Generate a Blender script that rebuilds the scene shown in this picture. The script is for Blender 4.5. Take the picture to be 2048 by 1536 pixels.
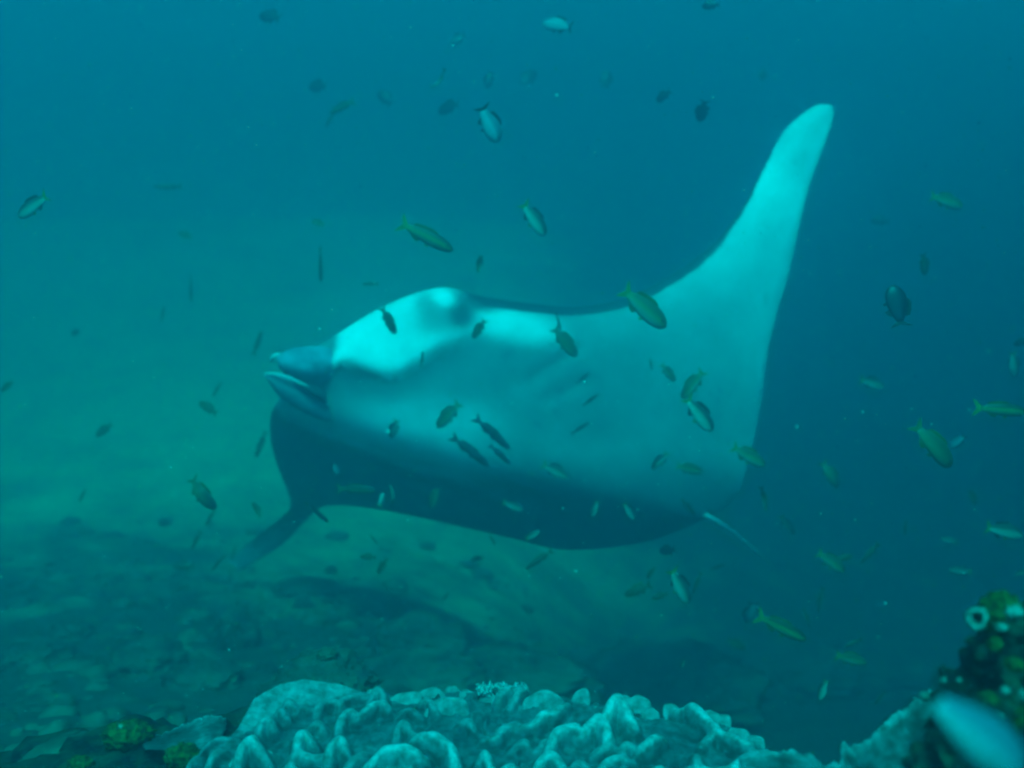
import bpy, bmesh, math, random
import numpy as np
from mathutils import Vector, Matrix, noise

random.seed(7)
rng = np.random.default_rng(7)
for o in list(bpy.data.objects):
    bpy.data.objects.remove(o)
SC = bpy.context.scene
COL = SC.collection
R = math.radians

# ------------------------------------------------------------------ camera, light, exposure
PITCH = -10.0
FPX = 1967.0                       # focal length in pixels of the 2048 px wide photograph
cam = bpy.data.cameras.new('camera')
cam.sensor_width = 36.0
cam.lens = FPX / 2048 * 36.0
cam.clip_start = 0.02
cam.clip_end = 400
cam.dof.use_dof = True
cam.dof.focus_distance = 1.5
cam.dof.aperture_fstop = 3.2
camo = bpy.data.objects.new('camera', cam)
camo.location = (0, 0, 0)
camo.rotation_euler = (R(90 + PITCH), 0, 0)
COL.objects.link(camo)
SC.camera = camo

SUN_EL, SUN_AZ = 65.0, 188.0       # azimuth: clockwise from +Y, so the sun stands behind the camera's shoulder
world = bpy.data.worlds.new("World")
SC.world = world
world.use_nodes = True
wn = world.node_tree.nodes
wl = world.node_tree.links
bg = wn['Background']
sky = wn.new('ShaderNodeTexSky')
sky.sky_type = 'NISHITA'
sky.sun_disc = False
sky.sun_elevation = R(SUN_EL)
sky.sun_rotation = R(SUN_AZ)
wl.new(sky.outputs[0], bg.inputs[0])
bg.inputs[1].default_value = 0.06

sun = bpy.data.lights.new('sun', 'SUN')
sun.energy = 5.0
sun.angle = R(10)          # the rippled surface overhead spreads the sunlight
sun.color = (1.0, 0.97, 0.92)
suno = bpy.data.objects.new('sun', sun)
to_sun = Vector((math.sin(R(SUN_AZ)) * math.cos(R(SUN_EL)), math.cos(R(SUN_AZ)) * math.cos(R(SUN_EL)), math.sin(R(SUN_EL))))
suno.rotation_euler = to_sun.to_track_quat('Z', 'Y').to_euler()
suno.location = (0, -2, 8)
COL.objects.link(suno)

SC.view_settings.view_transform = 'Standard'
SC.view_settings.look = 'None'
SC.view_settings.gamma = 1
SC.view_settings.use_curve_mapping = False
SC.view_settings.exposure = 1.12
cy = SC.cycles
cy.max_bounces = 7
cy.diffuse_bounces = 2
cy.glossy_bounces = 1
cy.transmission_bounces = 2
cy.volume_bounces = 4
cy.use_denoising = True
cy.pixel_filter_type = 'BLACKMAN_HARRIS'
cy.filter_width = 2.0

# ------------------------------------------------------------------ helpers
ct, st_ = math.cos(R(PITCH)), math.sin(R(PITCH))


def ray(px, py):
    """direction (unit depth along the camera axis) through a pixel of the 2048x1536 photograph"""
    x = (px - 1024) / FPX
    y = -(py - 768) / FPX
    return Vector((x, ct - y * st_, st_ + y * ct))


def at(px, py, d):
    return ray(px, py) * d


def at_z(px, py, z):
    r = ray(px, py)
    return r * (z / r.z)


def mat(name, col, rough=0.7, spec=0.2, noise_scale=None, col2=None, bump=0.0, attr=None, detail=6, dist=0.01):
    m = bpy.data.materials.new(name)
    m.use_nodes = True
    n, l = m.node_tree.nodes, m.node_tree.links
    b = n['Principled BSDF']
    b.inputs['Roughness'].default_value = rough
    b.inputs['Specular IOR Level'].default_value = spec
    b.inputs['Base Color'].default_value = (*col, 1)
    src = None
    if attr:
        a = n.new('ShaderNodeAttribute')
        a.attribute_name = attr
        src = a.outputs['Color']
    tc = n.new('ShaderNodeTexCoord')
    if noise_scale:
        t = n.new('ShaderNodeTexNoise')
        t.inputs['Scale'].default_value = noise_scale
        t.inputs['Detail'].default_value = detail
        t.inputs['Roughness'].default_value = 0.62
        l.new(tc.outputs['Object'], t.inputs['Vector'])
        r = n.new('ShaderNodeValToRGB')
        r.color_ramp.elements[0].position = 0.36
        r.color_ramp.elements[1].position = 0.64
        if src is None:
            r.color_ramp.elements[0].color = (*col, 1)
            r.color_ramp.elements[1].color = (*(col2 or col), 1)
            l.new(t.outputs['Fac'], r.inputs['Fac'])
            l.new(r.outputs['Color'], b.inputs['Base Color'])
        else:
            r.color_ramp.elements[0].color = (*col, 1)
            r.color_ramp.elements[1].color = (*(col2 or (1, 1, 1)), 1)
            l.new(t.outputs['Fac'], r.inputs['Fac'])
            mx = n.new('ShaderNodeMix')
            mx.data_type = 'RGBA'
            mx.blend_type = 'MULTIPLY'
            mx.inputs[0].default_value = 1
            l.new(src, mx.inputs[6])
            l.new(r.outputs['Color'], mx.inputs[7])
            l.new(mx.outputs[2], b.inputs['Base Color'])
        if bump:
            bp = n.new('ShaderNodeBump')
            bp.inputs['Strength'].default_value = bump
            bp.inputs['Distance'].default_value = dist
            l.new(t.outputs['Fac'], bp.inputs['Height'])
            l.new(bp.outputs['Normal'], b.inputs['Normal'])
    elif src is not None:
        l.new(src, b.inputs['Base Color'])
    return m


def mesh(name, verts, faces, smooth=True, cols=None):
    me = bpy.data.meshes.new(name)
    if isinstance(verts, np.ndarray):
        verts = verts.tolist()
    me.from_pydata(verts, [], faces)
    me.update()
    if cols is not None:
        ca = me.color_attributes.new('tint', 'FLOAT_COLOR', 'POINT')
        arr = np.ones((len(verts), 4), dtype=np.float32)
        arr[:, :3] = np.asarray(cols, dtype=np.float32)
        ca.data.foreach_set('color', arr.ravel())
    if smooth:
        me.polygons.foreach_set('use_smooth', [True] * len(me.polygons))
    return me


def link(name, me, m=None, parent=None, **props):
    o = bpy.data.objects.new(name, me)
    COL.objects.link(o)
    if m is not None and me is not None and len(me.materials) == 0:
        me.materials.append(m)
    if parent is not None:
        o.parent = parent
    for k, v in props.items():
        o[k] = v
    return o


def empty(name, loc, label, cat, group=None):
    o = bpy.data.objects.new(name, None)
    o.empty_display_size = 0.05
    COL.objects.link(o)
    o.location = loc
    o['label'] = label
    o['category'] = cat
    if group:
        o['group'] = group
    return o


def grid_faces(nu, nv, off=0, flip=False, wrap=False):
    f = []
    nu2 = nu if wrap else nu - 1
    for i in range(nu2):
        for j in range(nv - 1):
            a = off + i * nv + j
            b = off + ((i + 1) % nu) * nv + j
            q = (a, b, b + 1, a + 1)
            f.append(q[::-1] if flip else q)
    return f


def fbm(p, sc, oct=4):
    return noise.fractal(Vector(p) * sc, 1.0, 2.0, oct)


def vnoise2(X, Y, seed=0, octaves=4, scale=1.0):
    """cheap numpy value noise, -1..1"""
    r = np.random.default_rng(seed)
    T = r.uniform(-1, 1, (64, 64))
    out = np.zeros_like(X)
    amp, tot = 1.0, 0.0
    for k in range(octaves):
        x = X * scale + 17.3 * k
        y = Y * scale + 9.1 * k
        xi, yi = np.floor(x).astype(int), np.floor(y).astype(int)
        fx, fy = x - xi, y - yi
        fx = fx * fx * (3 - 2 * fx)
        fy = fy * fy * (3 - 2 * fy)
        a = T[xi % 64, yi % 64]; b = T[(xi + 1) % 64, yi % 64]
        c = T[xi % 64, (yi + 1) % 64]; d = T[(xi + 1) % 64, (yi + 1) % 64]
        out += amp * ((a * (1 - fx) + b * fx) * (1 - fy) + (c * (1 - fx) + d * fx) * fy)
        tot += amp
        amp *= 0.5
        scale *= 2.03
    return out / tot


def catmull(pts, n):
    P = np.array(pts, dtype=float)
    P = np.vstack([2 * P[0] - P[1], P, 2 * P[-1] - P[-2]])
    m = len(pts) - 1
    out = []
    for k in range(n):
        t = k / (n - 1) * m
        i = min(int(t), m - 1)
        u = t - i
        p0, p1, p2, p3 = P[i], P[i + 1], P[i + 2], P[i + 3]
        out.append(0.5 * ((2 * p1) + (-p0 + p2) * u + (2 * p0 - 5 * p1 + 4 * p2 - p3) * u * u + (-p0 + 3 * p1 - 3 * p2 + p3) * u ** 3))
    return np.array(out)


# ------------------------------------------------------------------ materials
M_ROCK = mat('encrusted_reef_rock', (0.022, 0.034, 0.032), 0.9, 0.1, 7, (0.085, 0.105, 0.08), 0.8, dist=0.03)
M_ROCKN = mat('dark_encrusted_rock', (0.005, 0.009, 0.012), 0.9, 0.1, 28, (0.040, 0.052, 0.030), 0.9, dist=0.012)
M_RUB = mat('rubble', (0.018, 0.027, 0.025), 0.9, 0.1, 3.5, (0.11, 0.135, 0.095), 0.5, dist=0.01)
M_CORAL = mat('coral_skin', (0.34, 0.40, 0.36), 0.8, 0.15, 90, (1, 1, 1), 0.35, attr='tint', dist=0.003)
M_PALE = mat('pale_coral', (0.22, 0.26, 0.27), 0.8, 0.15, 30, (0.34, 0.38, 0.36), 0.3, dist=0.004)
M_YALGAE = mat('yellow_green_algae', (0.012, 0.018, 0.006), 0.9, 0.1, 110, (0.11, 0.13, 0.025), 0.8, dist=0.01)
M_NODULE = mat('pale_tunicate', (0.03, 0.06, 0.05), 0.5, 0.3, 160, (0.20, 0.27, 0.22), 0.2, dist=0.002)
M_MANTA = mat('manta_skin', (0.80, 0.81, 0.82), 0.6, 0.2, 4, (1, 1, 1), 0.05, attr='tint', dist=0.01)
M_MDARK = mat('manta_dark_skin', (0.02, 0.03, 0.04), 0.6, 0.2, 8, (0.04, 0.05, 0.06))
M_MLIGHT = mat('manta_pale_skin', (0.55, 0.58, 0.6), 0.6, 0.2, 8, (0.7, 0.72, 0.72))
M_MFIN = mat('manta_dusky_skin', (0.09, 0.13, 0.16), 0.6, 0.2, 14, (0.15, 0.20, 0.24))
M_MID = mat('manta_blue_grey_skin', (0.10, 0.15, 0.20), 0.6, 0.2, 16, (0.26, 0.34, 0.42))
M_MGREY = mat('manta_grey_skin', (0.24, 0.32, 0.38), 0.6, 0.2, 14, (0.36, 0.46, 0.52))
M_FISH = mat('fish_scales', (0.75, 0.75, 0.75), 0.45, 0.35, 220, (1, 1, 1), 0.1, attr='tint', dist=0.001)
M_FYEL = mat('yellow_fin', (0.13, 0.15, 0.02), 0.6, 0.2, 120, (0.22, 0.24, 0.04))
M_FDARK = mat('dark_fin', (0.012, 0.016, 0.02), 0.6, 0.2, 120, (0.03, 0.035, 0.03))
M_FOLIVE = mat('olive_fin', (0.05, 0.065, 0.015), 0.6, 0.2, 120, (0.09, 0.11, 0.02))
M_FPALE = mat('clear_pale_fin', (0.30, 0.34, 0.34), 0.6, 0.2, 120, (0.42, 0.45, 0.45))
M_EYE = mat('eye_black', (0.008, 0.008, 0.01), 0.2, 0.5)
M_SNOW = mat('drifting_particles', (0.5, 0.55, 0.5), 0.9, 0.1)

# ------------------------------------------------------------------ water (the air of this place)
hm = bpy.data.materials.new('sea_water')
hm.use_nodes = True
n, l = hm.node_tree.nodes, hm.node_tree.links
n.clear()
out = n.new('ShaderNodeOutputMaterial')
sca = n.new('ShaderNodeVolumeScatter')
sca.inputs['Color'].default_value = (0.30, 0.73, 1.0, 1)
sca.inputs['Density'].default_value = 0.205
sca.inputs['Anisotropy'].default_value = 0.76
ab = n.new('ShaderNodeVolumeAbsorption')
ab.inputs['Color'].default_value = (0.0, 0.957, 0.966, 1)
ab.inputs['Density'].default_value = 3.0
ad = n.new('ShaderNodeAddShader')
l.new(sca.outputs[0], ad.inputs[0])
l.new(ab.outputs[0], ad.inputs[1])
l.new(ad.outputs[0], out.inputs['Volume'])
bm = bmesh.new()
bmesh.ops.create_cube(bm, size=1)
me = bpy.data.meshes.new('haze')
bm.to_mesh(me)
bm.free()
hz = link('haze', me, hm, kind='stuff')
X0, X1, Y0, Y1, Z0, Z1 = -15, 15, -3, 24, -4.9, 2.4
hz.scale = (X1 - X0, Y1 - Y0, Z1 - Z0)
hz.location = ((X0 + X1) / 2, (Y0 + Y1) / 2, (Z0 + Z1) / 2)


# ------------------------------------------------------------------ sea floor
def floor_z(X, Y):
    left = -1.05 - 0.20 * (Y - 1.2)
    right = -1.25 - 0.38 * (Y - 1.1)
    k = 1 / (1 + np.exp(-(X - 0.25) / 0.35))
    z = left * (1 - k) + right * k
    z = z + (1 - k) * 0.14 * np.exp(-((Y - 1.65) / 0.55) ** 2)
    lo = -3.0
    z = np.where(z < lo, lo + (z - lo) * 0.02, z)
    # sand bank added to brighten the water behind the manta, not on the right
    q_ = np.clip(Y - 4.6, 0, 10)
    bank = 0.36 * q_ ** 2 / (q_ + 2.5)
    bank = bank / (1 + np.exp((X - 1.2 - 0.12 * Y) / 0.9))
    z = z + bank
    z = np.where(Y < 0.9, np.minimum(z, -0.9), z)
    z = z + 0.10 * vnoise2(X, Y, 3, 4, 0.9) * np.clip((Y - 1.2) / 1.5, 0.15, 1)
    z = z + 0.035 * vnoise2(X, Y, 5, 4, 5.0) * np.clip(1.4 - (Y - 1) / 5, 0, 1)
    return z


def warp_axis(lo, hi, n, c, p=2.2):
    t = np.linspace(-1, 1, n)
    s = np.sign(t) * np.abs(t) ** p
    return np.where(s < 0, c + s * (c - lo), c + s * (hi - c))


xs = warp_axis(-13.5, 13.5, 340, -0.2)
ys = np.concatenate([np.linspace(-2.0, 0.9, 16, endpoint=False), 0.9 + (np.linspace(0, 1, 320) ** 2.0) * 21.5])
GX, GY = np.meshgrid(xs, ys, indexing='ij')
GZ = floor_z(GX, GY)
V = np.stack([GX, GY, GZ], -1).reshape(-1, 3)
fm = bpy.data.materials.new('sand_and_rubble')
fm.use_nodes = True
n, l = fm.node_tree.nodes, fm.node_tree.links
b = n['Principled BSDF']
b.inputs['Roughness'].default_value = 0.95
b.inputs['Specular IOR Level'].default_value = 0.1
tc = n.new('ShaderNodeTexCoord')
t1 = n.new('ShaderNodeTexNoise'); t1.inputs['Scale'].default_value = 1.5; t1.inputs['Detail'].default_value = 8; t1.inputs['Roughness'].default_value = 0.65
t2 = n.new('ShaderNodeTexNoise'); t2.inputs['Scale'].default_value = 14; t2.inputs['Detail'].default_value = 6
l.new(tc.outputs['Object'], t1.inputs['Vector']); l.new(tc.outputs['Object'], t2.inputs['Vector'])
r1 = n.new('ShaderNodeValToRGB')
r1.color_ramp.elements[0].position = 0.36; r1.color_ramp.elements[0].color = (0.045, 0.065, 0.055, 1)
r1.color_ramp.elements[1].position = 0.76; r1.color_ramp.elements[1].color = (0.50, 0.56, 0.31, 1)
# rubble-covered near the reef, clean sand farther out
sx = n.new('ShaderNodeSeparateXYZ'); l.new(tc.outputs['Object'], sx.inputs[0])
mr = n.new('ShaderNodeMapRange'); mr.inputs[1].default_value = 2.0; mr.inputs[2].default_value = 7.0; mr.inputs[3].default_value = -0.32; mr.inputs[4].default_value = 0.20
l.new(sx.outputs['Y'], mr.inputs[0])
mrx = n.new('ShaderNodeMapRange'); mrx.inputs[1].default_value = 0.0; mrx.inputs[2].default_value = 1.6; mrx.inputs[3].default_value = 0.02; mrx.inputs[4].default_value = -0.40
l.new(sx.outputs['X'], mrx.inputs[0])
a1 = n.new('ShaderNodeMath'); a1.operation = 'ADD'; l.new(t1.outputs['Fac'], a1.inputs[0]); l.new(mr.outputs[0], a1.inputs[1])
a2 = n.new('ShaderNodeMath'); a2.operation = 'ADD'; l.new(a1.outputs[0], a2.inputs[0]); l.new(mrx.outputs[0], a2.inputs[1])
l.new(a2.outputs[0], r1.inputs['Fac'])
mx = n.new('ShaderNodeMix'); mx.data_type = 'RGBA'; mx.blend_type = 'MULTIPLY'; mx.inputs[0].default_value = 0.4
r2 = n.new('ShaderNodeValToRGB'); r2.color_ramp.elements[0].position = 0.35; r2.color_ramp.elements[0].color = (0.25, 0.28, 0.25, 1); r2.color_ramp.elements[1].position = 0.62
l.new(t2.outputs['Fac'], r2.inputs['Fac'])
l.new(r1.outputs['Color'], mx.inputs[6]); l.new(r2.outputs['Color'], mx.inputs[7]); l.new(mx.outputs[2], b.inputs['Base Color'])
bp = n.new('ShaderNodeBump'); bp.inputs['Strength'].default_value = 0.35; bp.inputs['Distance'].default_value = 0.04
l.new(t2.outputs['Fac'], bp.inputs['Height']); l.new(bp.outputs['Normal'], b.inputs['Normal'])
link('sea_floor', mesh('sea_floor', V, grid_faces(len(xs), len(ys))), fm, kind='structure')


# ------------------------------------------------------------------ dark reef slope added to dim the water on the right
wx, wy = [], []
pl = catmull([(7.5, 13.5), (6.2, 11.5), (5.2, 9.6), (4.6, 8.0), (4.0, 6.6), (3.5, 5.2), (3.4, 3.8), (3.6, 2.4), (4.2, 0.5), (5.0, -1.5)], 150)
vs = []
for i in range(150):
    for j in range(60):
        v = j / 59
        z = -3.2 + v * 5.2
        back = 1.6 * v ** 1.5
        n_ = noise.fractal(Vector((pl[i][0] * 1.2, pl[i][1] * 1.2, z * 1.2)), 1, 2, 5) * 0.45
        vs.append((pl[i][0] + back + n_, pl[i][1] + back * 0.3 + n_ * 0.5, z))
for i in range(150):                                   # the top runs back as a shelf
    vs.append((pl[i][0] + 5.0 if pl[i][0] + 5.0 < 14 else 14, pl[i][1] + 2, 2.05))
f = grid_faces(150, 60)
for i in range(149):
    f.append((i * 60 + 59, (i + 1) * 60 + 59, 9000 + i + 1, 9000 + i))
link('added_reef_slope', mesh('added_reef_slope', vs, f), M_ROCK, kind='structure')

# ------------------------------------------------------------------ reef rocks standing on the floor
def rock_mesh(name, seed, sx, sy, sz, sub=5, rough=0.35, freq=2.2, lobes=5):
    r = random.Random(seed)
    bm = bmesh.new()
    bmesh.ops.create_icosphere(bm, subdivisions=sub, radius=1)
    off = Vector((r.uniform(-50, 50), r.uniform(-50, 50), r.uniform(-50, 50)))
    for v in bm.verts:
        d = v.co.normalized()
        k = 1 + rough * 0.7 * noise.fractal((d * freq) + off, 1.0, 2.1, 5)
        k -= 0.05 * (noise.voronoi(d * 5 + off)[0][0])
        if sub >= 5:
            k += rough * 0.28 * noise.fractal(d * 9 + off, 0.6, 2.2, 5)
        v.co = Vector((d.x * sx * k, d.y * sy * k, d.z * sz * k))
    me = bpy.data.meshes.new(name)
    bm.to_mesh(me)
    bm.free()
    me.polygons.foreach_set('use_smooth', [True] * len(me.polygons))
    return me


def on_floor(px, py, dmax=14.0):
    r = ray(px, py)
    d = 1.4
    while d < dmax:
        p = r * d
        if p.z <= float(floor_z(np.array([p.x]), np.array([p.y]))[0]):
            return d
        d += 0.03
    return dmax


ROCKS = [
    # px, py of the foot, half width px, height px, label
    (472, 1296, 48, 112, 'dark dome-shaped rock standing highest on the left slope, under the drooping wing tip'),
    (610, 1190, 60, 30, 'low faint rock on the sand right of the drooping wing tip'),
    (272, 1350, 92, 80, 'broad dark rock left of the dome-shaped rock on the left slope'),
    (830, 1320, 110, 100, 'wide hazy rock mound behind the middle of the lobed coral'),
    (820, 1392, 150, 70, 'flat dark ledge rock in front of the hazy mound, behind the lobed coral'),
    (136, 1272, 40, 40, 'small round faint rock near the left edge above the rubble'),
    (60, 1330, 70, 50, 'dark flat rock at the left edge of the photo'),
    (400, 1370, 80, 46, 'shadowy rubble rock above the small pale plate coral'),
    (1010, 1396, 180, 70, 'long dark rock ridge behind the frilled top of the lobed coral'),
    (1330, 1410, 210, 96, 'long dark rock ridge behind the right half of the lobed coral'),
    (1580, 1360, 150, 60, 'faint dark rock mound far back in the right gully'),
    (1800, 1370, 130, 70, 'faint dark rock mound behind the sponge-topped rock'),
]
for i, (px, py, hw, hpx, lab) in enumerate(ROCKS):
    d = on_floor(px, py)
    c = at(px, py, d)
    sx_ = hw / FPX * d
    sz_ = hpx / FPX * d * 0.68
    me = rock_mesh('reef_rock', 30 + i, sx_, sx_ * 0.9, sz_, 5)
    o = link('reef_rock', me, M_ROCK, label=lab, category='rock', group='rocks scattered over the sea floor')
    o.location = (c.x, c.y + sx_ * 0.3, c.z)
    o.rotation_euler = (0, 0, random.uniform(0, 3) if hw < 60 else 0)
px, py, d = 640, 1350, 1.75
c = at(px, py, d)
o = link('reef_rock', rock_mesh('reef_rock', 61, 0.105, 0.12, 0.075, 6, 0.25, 2.2), M_ROCK, label='dark hump of rock just behind the left shoulder of the lobed coral', category='rock', group='rocks scattered over the sea floor')
o.location = (c.x, c.y, c.z - 0.045)

# loose rubble on the slope, too much to count
bm = bmesh.new()
rr_ = random.Random(5)
for i in range(900):
    y = 1.35 + 4.2 * rr_.random() ** 1.3
    x = rr_.uniform(-0.62 * y, 0.30 * y)
    if noise.noise(Vector((x * 1.1, y * 1.1, 4))) < -0.12 and rr_.random() < 0.8:
        continue
    z = float(floor_z(np.array([x]), np.array([y]))[0])
    r_ = 0.012 + 0.055 * rr_.random() ** 3 * min(1, y / 3)
    res = bmesh.ops.create_icosphere(bm, subdivisions=2, radius=r_)
    sc_ = Vector((rr_.uniform(.7, 1.5), rr_.uniform(.7, 1.3), rr_.uniform(.35, .8)))
    ov = Vector((rr_.uniform(-9, 9), rr_.uniform(-9, 9), 0))
    for v in res['verts']:
        k = 1 + 0.45 * noise.noise(v.co.normalized() * 1.8 + ov)
        v.co = Vector((v.co.x * sc_.x * k + x, v.co.y * sc_.y * k + y, v.co.z * sc_.z * k + z))
me = bpy.data.meshes.new('coral_rubble'); bm.to_mesh(me); bm.free()
me.polygons.foreach_set('use_smooth', [True] * len(me.polygons))
link('coral_rubble', me, M_RUB, kind='stuff')

# near dark slope under the left corner
me = rock_mesh('reef_rock', 77, 0.50, 0.26, 0.16, 6, 0.3, 3.0)
o = link('reef_rock', me, M_ROCKN, label='rough dark rock slope filling the bottom left corner', category='rock', group='rocks scattered over the sea floor')
c = at(170, 1560, 1.32)
o.location = (c.x, c.y, c.z - 0.155)
o.rotation_euler = (0, R(-7), R(6))
me = rock_mesh('reef_rock', 78, 0.62, 0.26, 0.26, 6, 0.25, 2.2)
o = link('reef_rock', me, M_ROCKN, label='dark rock base hidden beneath the lobed coral', category='rock', group='rocks scattered over the sea floor')
o.location = (0.0, 1.10, -0.98)

# ------------------------------------------------------------------ lobed coral colony
PL = -0.665


def Z1p(p): return (360 + p[0] * 600 / 2048, 1320 + p[1] * 600 / 2048)
def Z2p(p): return (960 + p[0] * 600 / 2048, 1320 + p[1] * 600 / 2048)


SKY = [(330, 1560), (395, 1512), (440, 1480), (480, 1440), (500, 1412), (560, 1378), (610, 1366), (670, 1362), (740, 1372), (820, 1380),
       (900, 1376), (1000, 1376), (1100, 1380), (1180, 1400), (1230, 1402), (1300, 1425), (1380, 1420), (1450, 1438), (1500, 1470), (1545, 1500), (1600, 1560)]
skyw = [at_z(p[0], p[1] + 16, PL) for p in SKY]
bx = np.array([p.x for p in skyw]); by = np.array([p.y for p in skyw])
o_ = np.argsort(bx); bx, by = bx[o_], by[o_]

RIDGES1 = [
    ([(700, 290), (740, 280), (790, 310)], 2.0), ([(660, 340), (690, 325), (730, 370)], 2.0),
    ([(640, 440), (610, 380), (560, 410), (530, 470)], 2.6), ([(780, 360), (840, 320), (910, 325), (930, 300)], 1.3),
    ([(930, 330), (960, 270), (1050, 240), (1080, 240)], 2.0), ([(1090, 260), (1110, 225), (1180, 200), (1290, 205)], 2.0),
    ([(1290, 240), (1340, 180), (1380, 200), (1400, 270)], 2.2), ([(1080, 400), (1110, 330), (1160, 300), (1200, 310)], 2.8),
    ([(1200, 330), (1290, 290), (1370, 255), (1420, 280)], 3.0),
    ([(800, 560), (820, 490), (860, 465), (910, 500)], 3.2), ([(1010, 580), (1040, 520), (1090, 490), (1125, 540)], 3.4),
    ([(1270, 610), (1380, 560), (1500, 540), (1600, 560), (1660, 560)], 4.0),
    ([(1470, 500), (1490, 440), (1530, 415), (1580, 450), (1640, 500)], 2.2),
    ([(1600, 430), (1700, 450), (1800, 480), (1860, 520), (1900, 640)], 4.2),
    ([(740, 640), (800, 615), (870, 625), (930, 620), (1000, 590)], 2.2),
    ([(380, 640), (440, 560), (490, 530), (520, 560), (600, 620)], 3.2),
    ([(160, 720), (230, 640), (300, 600)], 2), ([(100, 620), (150, 590), (230, 540), (380, 515)], 1.8),
    ([(1330, 680), (1400, 690), (1520, 700), (1620, 715)], 2), ([(680, 700), (760, 680), (820, 720)], 2.2),
    ([(1640, 270), (1690, 250), (1750, 320)], 2.4), ([(880, 420), (940, 390), (980, 430)], 1.8),
    ([(1480, 380), (1560, 350), (1640, 380)], 1.6), ([(1900, 420), (1960, 390), (2010, 430)], 1.8),
    ([(1100, 700), (1180, 640), (1260, 600)], 2.0), ([(30, 700), (60, 650), (120, 640)], 2),
]
RIDGES2 = [
    ([(0, 580), (40, 575), (90, 650)], 3), ([(120, 260), (140, 220), (190, 190), (290, 180)], 2.3), ([(200, 280), (260, 220), (320, 180)], 2.2),
    ([(30, 460), (100, 470), (170, 410), (260, 370)], 2.4), ([(260, 380), (360, 380), (430, 340), (510, 330), (590, 260)], 3.0),
    ([(470, 490), (530, 420), (620, 395), (700, 385)], 3.8), ([(700, 390), (800, 345), (860, 400), (880, 450)], 4.4),
    ([(850, 320), (920, 250), (970, 260), (1050, 340)], 4.6), ([(400, 540), (450, 515), (520, 550)], 2),
    ([(380, 640), (420, 580), (500, 570), (570, 610)], 3.6), ([(130, 690), (200, 640), (270, 660)], 2.6),
    ([(770, 600), (850, 570), (970, 560)], 2.0), ([(970, 570), (1000, 530), (1070, 540)], 2.4), ([(1090, 530), (1190, 490), (1240, 450)], 3.2),
    ([(800, 720), (860, 650), (960, 610), (1040, 600)], 2.6), ([(940, 720), (1000, 690), (1050, 720)], 2.0),
    ([(1130, 720), (1180, 660), (1260, 650), (1330, 720)], 2.8), ([(1370, 690), (1420, 660), (1480, 690)], 2.2),
    ([(1340, 260), (1400, 240), (1480, 290), (1600, 380), (1620, 400)], 3.4),
    ([(1520, 500), (1600, 440), (1680, 460), (1800, 510), (1850, 500)], 2.8),
    ([(1480, 560), (1500, 620), (1600, 660), (1720, 650), (1820, 590), (1890, 540)], 3.2),
    ([(1900, 590), (1970, 600), (2020, 640)], 2), ([(600, 690), (680, 660), (760, 700)], 1.8), ([(200, 560), (300, 520), (360, 560)], 1.6),
]
dx = 0.0016
gx = np.arange(-0.44, 0.36, dx)
gy = np.arange(0.98, 1.34, dx)
CX, CY = np.meshgrid(gx, gy, indexing='ij')
yb = np.interp(CX, bx, by)
edge = CY - yb                                         # > 0 beyond the back rim
H = PL + 0.004 * vnoise2(CX, CY, 11, 4, 26) + 0.012 * vnoise2(CX, CY, 12, 3, 9)
H = H - 0.05 * np.clip((1.13 - CY) / 0.15, 0, 2) ** 1.5
rid = np.zeros_like(H)
for lst, conv in ((RIDGES1, Z1p), (RIDGES2, Z2p)):
    for pts, h in lst:
        hh = h * 0.0088
        W = []
        for p in pts:
            q = conv(p)
            w = at_z(q[0], q[1], PL + hh)
            W.append((w.x, w.y))
        W = catmull(W, max(6, 5 * len(W))) if len(W) > 2 else np.array(W)
        best = np.full(H.shape, 9.0); front = np.zeros(H.shape, bool); endk = np.ones(H.shape)
        for k in range(len(W) - 1):
            a, b_ = W[k], W[k + 1]
            d = b_ - a
            L2 = d @ d + 1e-12
            t = np.clip(((CX - a[0]) * d[0] + (CY - a[1]) * d[1]) / L2, 0, 1)
            ex, ey = CX - (a[0] + t * d[0]), CY - (a[1] + t * d[1])
            wfac = np.where(ey < 0, 1.55, 0.52)
            dd = np.hypot(ex, ey * wfac)
            s = (k + t) / (len(W) - 1)
            ek = 0.55 + 0.45 * np.sin(np.pi * np.clip(s, 0, 1)) ** 0.6
            m_ = dd < best
            best = np.where(m_, dd, best); endk = np.where(m_, ek, endk)
        wob = 1 + 0.12 * vnoise2(CX, CY, 21, 2, 40)
        w0 = 0.0050 + 0.15 * hh
        prof = np.exp(-(best / w0) ** 3.6) * hh * endk * wob
        rid = np.maximum(rid, prof) + 0.12 * np.minimum(rid, prof)
# small knobs and pits everywhere so no patch stays bare
kn = np.abs(vnoise2(CX, CY, 31, 2, 30))
pz_x = np.array([at_z(q[0], q[1], PL).x for q in [(440, 1500), (500, 1470), (545, 1440), (600, 1425), (650, 1405), (700, 1394), (770, 1384)]])
pz_y = np.array([at_z(q[0], q[1], PL).y for q in [(440, 1500), (500, 1470), (545, 1440), (600, 1425), (650, 1405), (700, 1394), (770, 1384)]])
plate_zone = np.clip((CX - pz_x[0]) / 0.02, 0, 1) * np.clip((pz_x[-1] - CX) / 0.03, 0, 1) * np.clip((CY - np.interp(CX, pz_x, pz_y)) / 0.012, 0, 1)
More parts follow.
